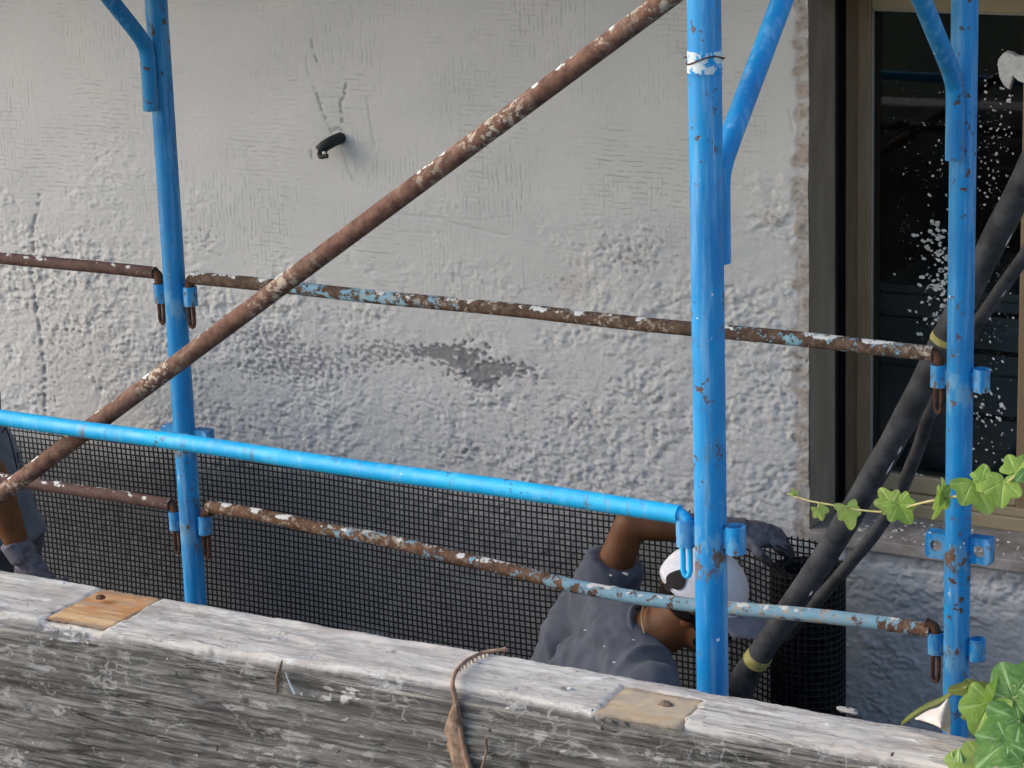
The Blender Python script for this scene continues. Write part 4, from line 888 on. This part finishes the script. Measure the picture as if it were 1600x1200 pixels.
    def patch(lat0, a0, rl, ra, skew):
        Vs = []; Fs = []; n = 22
        tp_ = -.5; Vs.append(cp(lat0, a0, 1.034))
        for ring in (.5, 1.):
            for k in range(n):
                t = 2*math.pi*k/n; q = ring*(1+.10*math.cos(3*(t-tp_))); Vs.append(cp(lat0+math.sin(t)*rl*q+skew*math.cos(t)*q, a0+math.cos(t)*ra*q, 1.034))
        for k in range(n): Fs += [(0, 1+k, 1+(k+1) % n), (1+k, 1+n+k, 1+n+(k+1) % n, 1+(k+1) % n)]
        m_ = MB(); m_.add(Vs, Fs); m_.part('black_patch', CAPB, co)
    # angle of the side of the cap turned to the camera
    best = min(((Vector(topix(*cp(la, a)))-Vector((1055, 905))).length, la, a) for la in np.linspace(.05, 1.2, 24) for a in np.linspace(-math.pi, math.pi, 73) if (cp(la, a)-cc).dot(Vector(CAM)-cc) > 0)
    patch(best[1], best[2], .27, .25, -.06)
    best = min(((Vector(topix(*cp(la, a)))-Vector((1036, 926))).length, la, a) for la in np.linspace(-.08, 1.2, 30) for a in np.linspace(-math.pi, math.pi, 73) if (cp(la, a)-cc).dot(Vector(CAM)-cc) > 0)
    patch(best[1], best[2], .10, .12, 0)
    mb = MB(); mb.tube([cp(-.07, 2*math.pi*k/40, 1.006) for k in range(40)], .0022, 6, closed=True)
    mb.part('seam', CAPW, co); mb = MB(); mb.add(*blob_box(cp(1.55, 0, 1.02), (.012, .012, .006), .9)); mb.part('cap_button', CAPW, co)
    return root
build_kneeling()
def build_standing():
    V = Vector; root = empty('person', (-1.05, .45, FLOOR), 'standing person in grey printed shirt and gloves beside the unrolled mesh', 'person')
    Y = .46; hem = at(-20, 862, Y); hip = V((hem.x-.0, Y, hem.z+.04)); N = at(-122, 505, Y); F = V((-1, .12, 0)).normalized(); S = V((F.y, -F.x, 0))*-1   # S towards the camera side
    up = (N-hip).normalized(); S = V((0.1, -1, 0)).normalized(); fwd = S.cross(up).normalized(); tr = Matrix((fwd, S, up)).transposed()
    H = N+V((-.07, 0, .17)); hF = V((-.9, .1, -.35)).normalized(); U = V((-.2, 0, 1)); U = (U-hF*U.dot(hF)).normalized(); hp, hS, hrot = head_prims(H, hF, U)
    SLn = N+S*.17-up*.06; SRn = N-S*.17-up*.06
    EL = at(-14, 742, Y-.22); WR = at(30, 858, Y-.17); ER = SRn+V((-.05, .05, -.28)); WRr = ER+V((-.16, .0, -.18))
    chest = hip.lerp(N, .68); belly = hip.lerp(N, .3)
    body = list(hp)+[('cap', N-up*.02, H-U*.05-hF*.02, .06, .056), ('ell', chest, (.10, .15, .18), tr), ('ell', belly, (.095, .14, .18), tr), ('ell', hip, (.11, .155, .13), tr)]
    body += [('cap', N-up*.05, SLn, .055, .055), ('cap', N-up*.05, SRn, .055, .055), ('cap', SLn, EL, .052, .043), ('cap', EL, EL.lerp(WR, .3), .042, .043), ('cap', EL.lerp(WR, .3), WR, .042, .030), ('cap', SRn, ER, .052, .042), ('cap', ER, WRr, .041, .029)]
    legs = []
    for q in (-1, 1):
        hj = hip+S*q*.09; kn = V((hj.x-.04, hj.y, (hj.z+FLOOR)/2+.04)); an = V((hj.x+.02, hj.y, FLOOR+.09)); legs.append((hj, kn, an)); body += [('cap', hj, kn, .085, .058), ('cap', kn, an, .055, .04), ('cap', an, an+V((-.14, 0, -.05)), .04, .032)]
    link_mesh('body', blob_mesh('body', body, .009, 5), SKIN, root)
    slv = SLn.lerp(EL, .6); slr = SRn.lerp(ER, .6)
    sp = [('ell', chest, (.125, .17, .19), tr), ('ell', belly, (.128, .166, .19), tr), ('cone', belly, hip-up*.03, .135, .155), ('cap', N-up*.07, SLn-up*.015, .066, .070), ('cap', N-up*.07, SRn-up*.015, .066, .070), ('cone', SLn, slv, .074, .066), ('cone', SRn, slr, .074, .066), ('ell', SLn, (.073,)*3), ('ell', SRn, (.073,)*3)]
    me = blob_mesh('shirt', sp, .008, 3); fold(me, .006, Matrix(((8, 0, 3), (0, 8, 0), (2, 0, 6))), 1.7); ts = link_mesh('shirt', me, SHIRT2, root)
    # printed line and letters on the side of the shirt: projected on the cloth
    from mathutils.bvhtree import BVHTree
    tree = BVHTree.FromPolygons([v_.co+BASE[root.name] for v_ in me.vertices], [p.vertices[:] for p in me.polygons])
    def onto(x, y):
        d = Vector(ray(x, y)).normalized(); hit = tree.ray_cast(Vector(CAM), d); return (hit[0]+hit[1]*.0012) if hit[0] else None
    mb = MB()
    def stroke(pts, r):
        q = [onto(x, y) for x, y in spl2(pts)]; q = [p for p in q if p is not None]
        if len(q) > 1: mb.tube(q, r, 6, flat=.5)
    def spl2(pts):
        out = []
        for (x0, y0), (x1, y1) in zip(pts[:-1], pts[1:]):
            for k in range(6): out.append((x0+(x1-x0)*k/6, y0+(y1-y0)*k/6))
        return out+[pts[-1]]
    stroke([(3, 676), (8, 668), (14, 683), (20, 705), (26, 733)], .0022)
    for y0 in (708,):
        stroke([(26, y0), (28, y0+15)], .0017); stroke([(26, y0), (32, y0-1)], .0015); stroke([(27, y0+7), (33, y0+6)], .0015); stroke([(28, y0+15), (34, y0+14)], .0015)
    stroke([(31, 728), (36, 727)], .0015); stroke([(31, 728), (32, 736)], .0015)
    if mb.v: mb.part('print', CAPB, ts)
    tp = [('ell', hip-up*.01, (.122, .165, .12), tr)]
    for hj, kn, an in legs: tp += [('cap', hj, kn, .097, .072), ('cone', kn, an, .072, .066)]
    me = blob_mesh('trousers', tp, .01, 4); fold(me, .006, Matrix.Diagonal((9, 9, 14)), 5.); link_mesh('trousers', me, PANTS, root)
    for hj, kn, an in legs:
        me = blob_mesh('boot', [('cap', an+V((0, 0, .05)), an+V((0, 0, -.03)), .055, .05), ('cap', an+V((0, 0, -.045)), an+V((-.16, 0, -.055)), .045, .036)], .008, 3)
        link_mesh('boot', me, BOOT, root)
    gd = at(66, 908, Y-.14)-WR; gp = hand_prims(WR+gd.normalized()*.014, gd, V((.1, .9, -.2)), -1, .98, 1.25, 1.35)+[('cone', WR-gd.normalized()*.03, WR+gd.normalized()*.025, .037, .038)]
    link_mesh('glove', blob_mesh('glove', gp, .0048, 3), GLOVE, root)
    gd = V((-.8, 0, -.5)); link_mesh('glove', blob_mesh('glove', hand_prims(WRr, gd, V((0, -1, 0)), 1, 1.05, .7, 1.2), .006, 3), GLOVE, root)
    link_mesh('hair', blob_mesh('hair', [('ell', H-hF*.02+U*.045, (.096, .083, .088), hrot)], .007, 3), HAIR, root)
build_standing()

# ------------------------------------------------------------------ ivy
LOBES = ((90, 1.0, 30), (36, .84, 27), (144, .84, 27), (-20, .66, 28), (200, .66, 28))
def leaf_mesh(c, tip, nrm, size, fold_=.25, curl=.2, seed=0, lob=1.):
    """ivy leaf: c = petiole joint, tip = direction of the middle lobe, nrm = upper side"""
    rj = random.Random(seed); t = Vector(tip).normalized(); nn = Vector(nrm); nn = (nn-t*nn.dot(t)).normalized(); s_ = t.cross(nn)
    angs = set()
    for a, L, w_ in LOBES:
        for d in (-14, -7, -2.2, 0, 2.2, 7, 14): angs.add(a+d)
    for a in range(-60, 241, 9): angs.add(a)
    angs = sorted(a for a in angs if -60 <= a <= 240); nR = 9; mb = MB(); V = []; A = []
    jit = {a: (1+rj.uniform(-.08, .08)) for a, _, _ in LOBES}
    def rad(a):
        r = .50
        for la, L, w_ in LOBES: r = max(r, .48+(L*jit[la]-.48)*math.exp(-((a-la)/(w_*lob))**2))
        if a < -30: r *= max(.35, 1-(-30-a)/45)
        if a > 210: r *= max(.35, 1-(a-210)/45)
        return r
    off = -.12
    for a in angs:
        R_ = rad(a)*size; ve = max([math.exp(-((a-la)/3.4)**2) for la, _, _ in LOBES]); al = math.radians(a)
        for k in range(nR+1):
            f = k/nR; x = math.cos(al)*R_*f; y = math.sin(al)*R_*f
            z = -fold_*abs(x)*-1*.6 - curl*(y/size)**2*size*(1 if y > 0 else .4) - curl*.5*(x/size)**2*size + .035*size*mnoise.noise((x/size*3+seed, y/size*3, seed))
            z -= .015*size*ve*(1-f)
            V.append(Vector(c)+s_*x+t*y+nn*z)
            sec = 0
            for la, L, w_ in LOBES:                                  # side veins
                dl = math.radians(a-la); u_ = f*rad(a)*math.cos(dl); v_ = abs(f*rad(a)*math.sin(dl)); ph = (u_-v_*.9)*9
                if abs(a-la) < 27: sec = max(sec, math.exp(-((ph-round(ph))/.16)**2)*(1-.6*f)*.55)
            A.append(max(ve*(1-.35*f), sec))
    m = nR+1; F = [(i*m+k, i*m+k+1, (i+1)*m+k+1, (i+1)*m+k) for i in range(len(angs)-1) for k in range(nR)]
    mb.add(V, F, A); return mb
Bc = Vector(-FW); Rc = Vector(CR); Uc = Vector(CU)
def img_dir(deg, back=0.): a = math.radians(deg); return (Rc*math.cos(a)+Uc*math.sin(a)+Bc*back).normalized()
def add_leaf(root, c, deg, size, m, tx=0., ty=0., back=0., fold_=.25, curl=.2, seed=0, stem_to=None, lob=1.):
    nrm = (Bc+Rc*tx+Uc*ty).normalized(); mb = leaf_mesh(c, img_dir(deg, back), nrm, size, fold_, curl, seed, lob)
    o = mb.part('leaf', m, root, attr='vein')
    if stem_to is not None:
        q = MB(); mid = c.lerp(stem_to, .5)+Uc*.003; q.tube(spline([c, mid, stem_to], 4), .0012, 6); q.part('petiole', STEM, o)
    return o
def build_shoot():
    pts = [(1230, 771, -.78), (1262, 782, -.82), (1300, 789, -.87), (1345, 797, -.92), (1390, 799, -.97), (1440, 786, -1.02), (1480, 778, -1.07), (1530, 769, -1.12), (1575, 752, -1.17), (1612, 742, -1.22)]
    P = [at(*q) for q in pts]+[Vector((2.46, -1.30, .68)), Vector((2.56, -1.37, .56)), Vector((2.58, -1.41, .412))]; path = spline(P, 6); n = len(path)
    root = empty('ivy_shoot', P[-1], 'pale green young ivy shoot trailing past the window sill', 'ivy'); mb = MB(); mb.tube(path, [.0011+.0016*i/n for i in range(n)], 8); mb.part('stem', STEM, root)
    def on(x): return min(path, key=lambda q: abs(topix(*q)[0]-x))
    L = [(1240, 773, .012, 100, LEAFY, .3, .3, 0, .9), (1278, 795, .026, -65, LEAFY, .2, .5, .2, .6), (1323, 793, .040, -72, LEAFY, .35, .2, .2, .3), (1392, 789, .036, 118, LEAFY, -.2, .7, -.2, .25), (1404, 786, .043, -62, LEAFM, -.35, .15, .2, .45),
         (1470, 770, .050, -95, LEAFM, 1.6, .1, 0, .4), (1520, 752, .060, -62, LEAFM, -.3, .45, .35, .4), (1531, 752, .040, 20, LEAFM, -.1, 1.0, .1, .3), (1567, 752, .048, -98, LEAFM, -.35, .35, .2, .35), (1586, 738, .040, 55, LEAFM, -.6, .6, -.1, .5), (1606, 730, .05, -20, LEAFD, -.6, .5, .1, .5)]
    for i, (x, y, s_, deg, m, tx, ty, bk, fo) in enumerate(L):
        st = on(x); Yl = st.y-.012; c = at(x, y, Yl); add_leaf(root, c, deg, s_*.78, m, tx, ty, bk, fo, .25, 20+i, st)
    q = on(1471); mb = leaf_mesh(q+Vector((0, -.004, .0)), img_dir(80), (Bc+Rc*1.8), .030, .5, .2, 77); mb.part('leaf', LEAFM, root, attr='vein')
build_shoot()
def build_clump():
    b = Vector((2.46, -1.42, .417)); root = empty('ivy_plant', b, 'dark green ivy clump with pale veins sitting on the beam', 'ivy')
    def zt(x): return .41+.008*(x-1.6)
    stems = [[b, Vector((2.40, -1.40, .45)), at(1560, 1105, -1.40)], [b, Vector((2.44, -1.43, .47)), at(1585, 1070, -1.42)], [b, Vector((2.40, -1.45, .43)), at(1560, 1165, -1.47)], [b, Vector((2.46, -1.40, .44)), Vector((2.58, -1.41, .415)), Vector((2.8, -1.40, .424))]]
    for q in stems: mb = MB(); mb.tube(spline(q, 6), .0026, 8); mb.part('stem', STEM, root)
    Y = -1.41
    L = [(1583, 1092, -1.43, .082, 55, LEAFD, -.30, .45, 0, .15), (1546, 1098, -1.44, .058, -118, LEAFM, -.2, .6, .15, .35), (1556, 1096, -1.43, .040, 70, LEAFM, .5, .3, 0, .6), (1592, 1128, -1.45, .070, 195, LEAFD, -.1, .8, .3, .2),
         (1535, 1080, -1.39, .050, 168, LEAFO, .1, 2.2, 0, .1), (1545, 1115, -1.40, .046, 178, LEAFO, .1, 1.8, 0, .1), (1572, 1160, -1.48, .064, -150, LEAFD, -.25, .8, .3, .25), (1574, 1152, -1.47, .034, -60, LEAFM, .1, .9, .2, .3),
         (1536, 1196, -1.49, .058, 165, LEAFY, .1, .9, .1, .25), (1592, 1172, -1.46, .06, -10, LEAFD, -.3, 1.2, .1, .3), (1600, 1150, -1.40, .06, 100, LEAFO, .2, 1.2, 0, .2), (1618, 1110, -1.44, .075, 10, LEAFD, -.2, .6, 0, .2),
         (1600, 1195, -1.50, .055, -120, LEAFD, .1, .8, .2, .2), (1640, 1160, -1.46, .08, -30, LEAFM, -.2, .7, 0, .2), (1660, 1080, -1.42, .075, 60, LEAFD, -.2, .5, 0, .2)]
    for i, (x, y, Yl, s_, deg, m, tx, ty, bk, fo) in enumerate(L):
        c = at(x, y, Yl); st = min((p for q in stems for p in spline(q, 4)), key=lambda p: (p-c).length); add_leaf(root, c, deg, s_*(.70 if m is LEAFD else .80), m, tx, ty, bk, fo, .22, 50+i, st, 1.25)
    for (x0, y0, x1, y1) in ((1497, 1200, 1499, 1168), (1491, 1205, 1487, 1175), (1506, 1202, 1500, 1172)):       # pointed young leaves in front
        a = at(x0, y0+6, -1.505); c = at(x1, y1, -1.500); mb = MB(); V = []; F = []; s_ = Rc*.006
        for i in range(9):
            t = i/8; w_ = math.sin(math.pi*min(1, .15+t*.85))*1.0; p = a.lerp(c, t); V += [p-s_*w_-Bc*.002, p+Bc*.002, p+s_*w_-Bc*.002]
        for i in range(8): F += [(i*3, i*3+1, i*3+4, i*3+3), (i*3+1, i*3+2, i*3+5, i*3+4)]
        mb.add(V, F, [0, 1, 0]*9); mb.part('leaf', LEAFD, root, attr='vein')
    # dried folded leaf lying on the beam
    o_ = empty('dry_leaf', at(1482, 1140, .417, 2), 'folded bleached dead leaf lying on the beam beside the ivy clump', 'leaf')
    Yl = -1.40; A_ = at(1408, 1135, .416, 2); Bt = at(1483, 1089, Yl); C_ = at(1486, 1148, .418, 2); D = at(1430, 1124, Yl-.01); E_ = at(1512, 1078, Yl+.0)
    mb = MB(); V = []; F = []; n = 14
    low = spline([D, at(1455, 1131, Yl-.022), at(1473, 1140, Yl-.03), C_+Vector((0, -.004, .0))], 5); hi = spline([at(1429, 1122, Yl), at(1450, 1110, Yl), at(1468, 1103, Yl), Bt], 5)
    for a, c in zip(low, hi):
        for k in range(n+1):
            t = k/n; p = a.lerp(c, t)+Bc*(.008*math.sin(t*math.pi))+Bc*.003*mnoise.noise((a.x*60, t*3, 0)); V.append(p)
    m = len(low)
    for i in range(m-1):
        for k in range(n): j = i*(n+1)+k; F.append((j, j+1, j+n+2, j+n+1))
    mb.add(V, F); w1 = mb.part('bleached_half', LEAFW, o_, attr='vein'); sol = w1.modifiers.new('t', 'SOLIDIFY'); sol.thickness = .0008
    mb = MB(); V = []; F = []; top = spline([A_, at(1420, 1126, Yl), at(1445, 1111, Yl), at(1468, 1101, Yl), at(1490, 1086, Yl), E_], 5); m = len(top)
    for i, p in enumerate(top):
        wv = .010*math.sin(math.pi*min(1, (i+1)/m))**.7
        for k in range(6): t = k/5; V.append(p+Vector((0, .8, .35))*wv*t*1.6+Uc*(.004*math.sin(t*math.pi)+.001))
    for i in range(m-1):
        for k in range(5): j = i*6+k; F.append((j, j+1, j+7, j+6))
    mb.add(V, F); w2 = mb.part('green_half', LEAFO, o_, attr='vein'); sol = w2.modifiers.new('t', 'SOLIDIFY'); sol.thickness = .0012
build_clump()
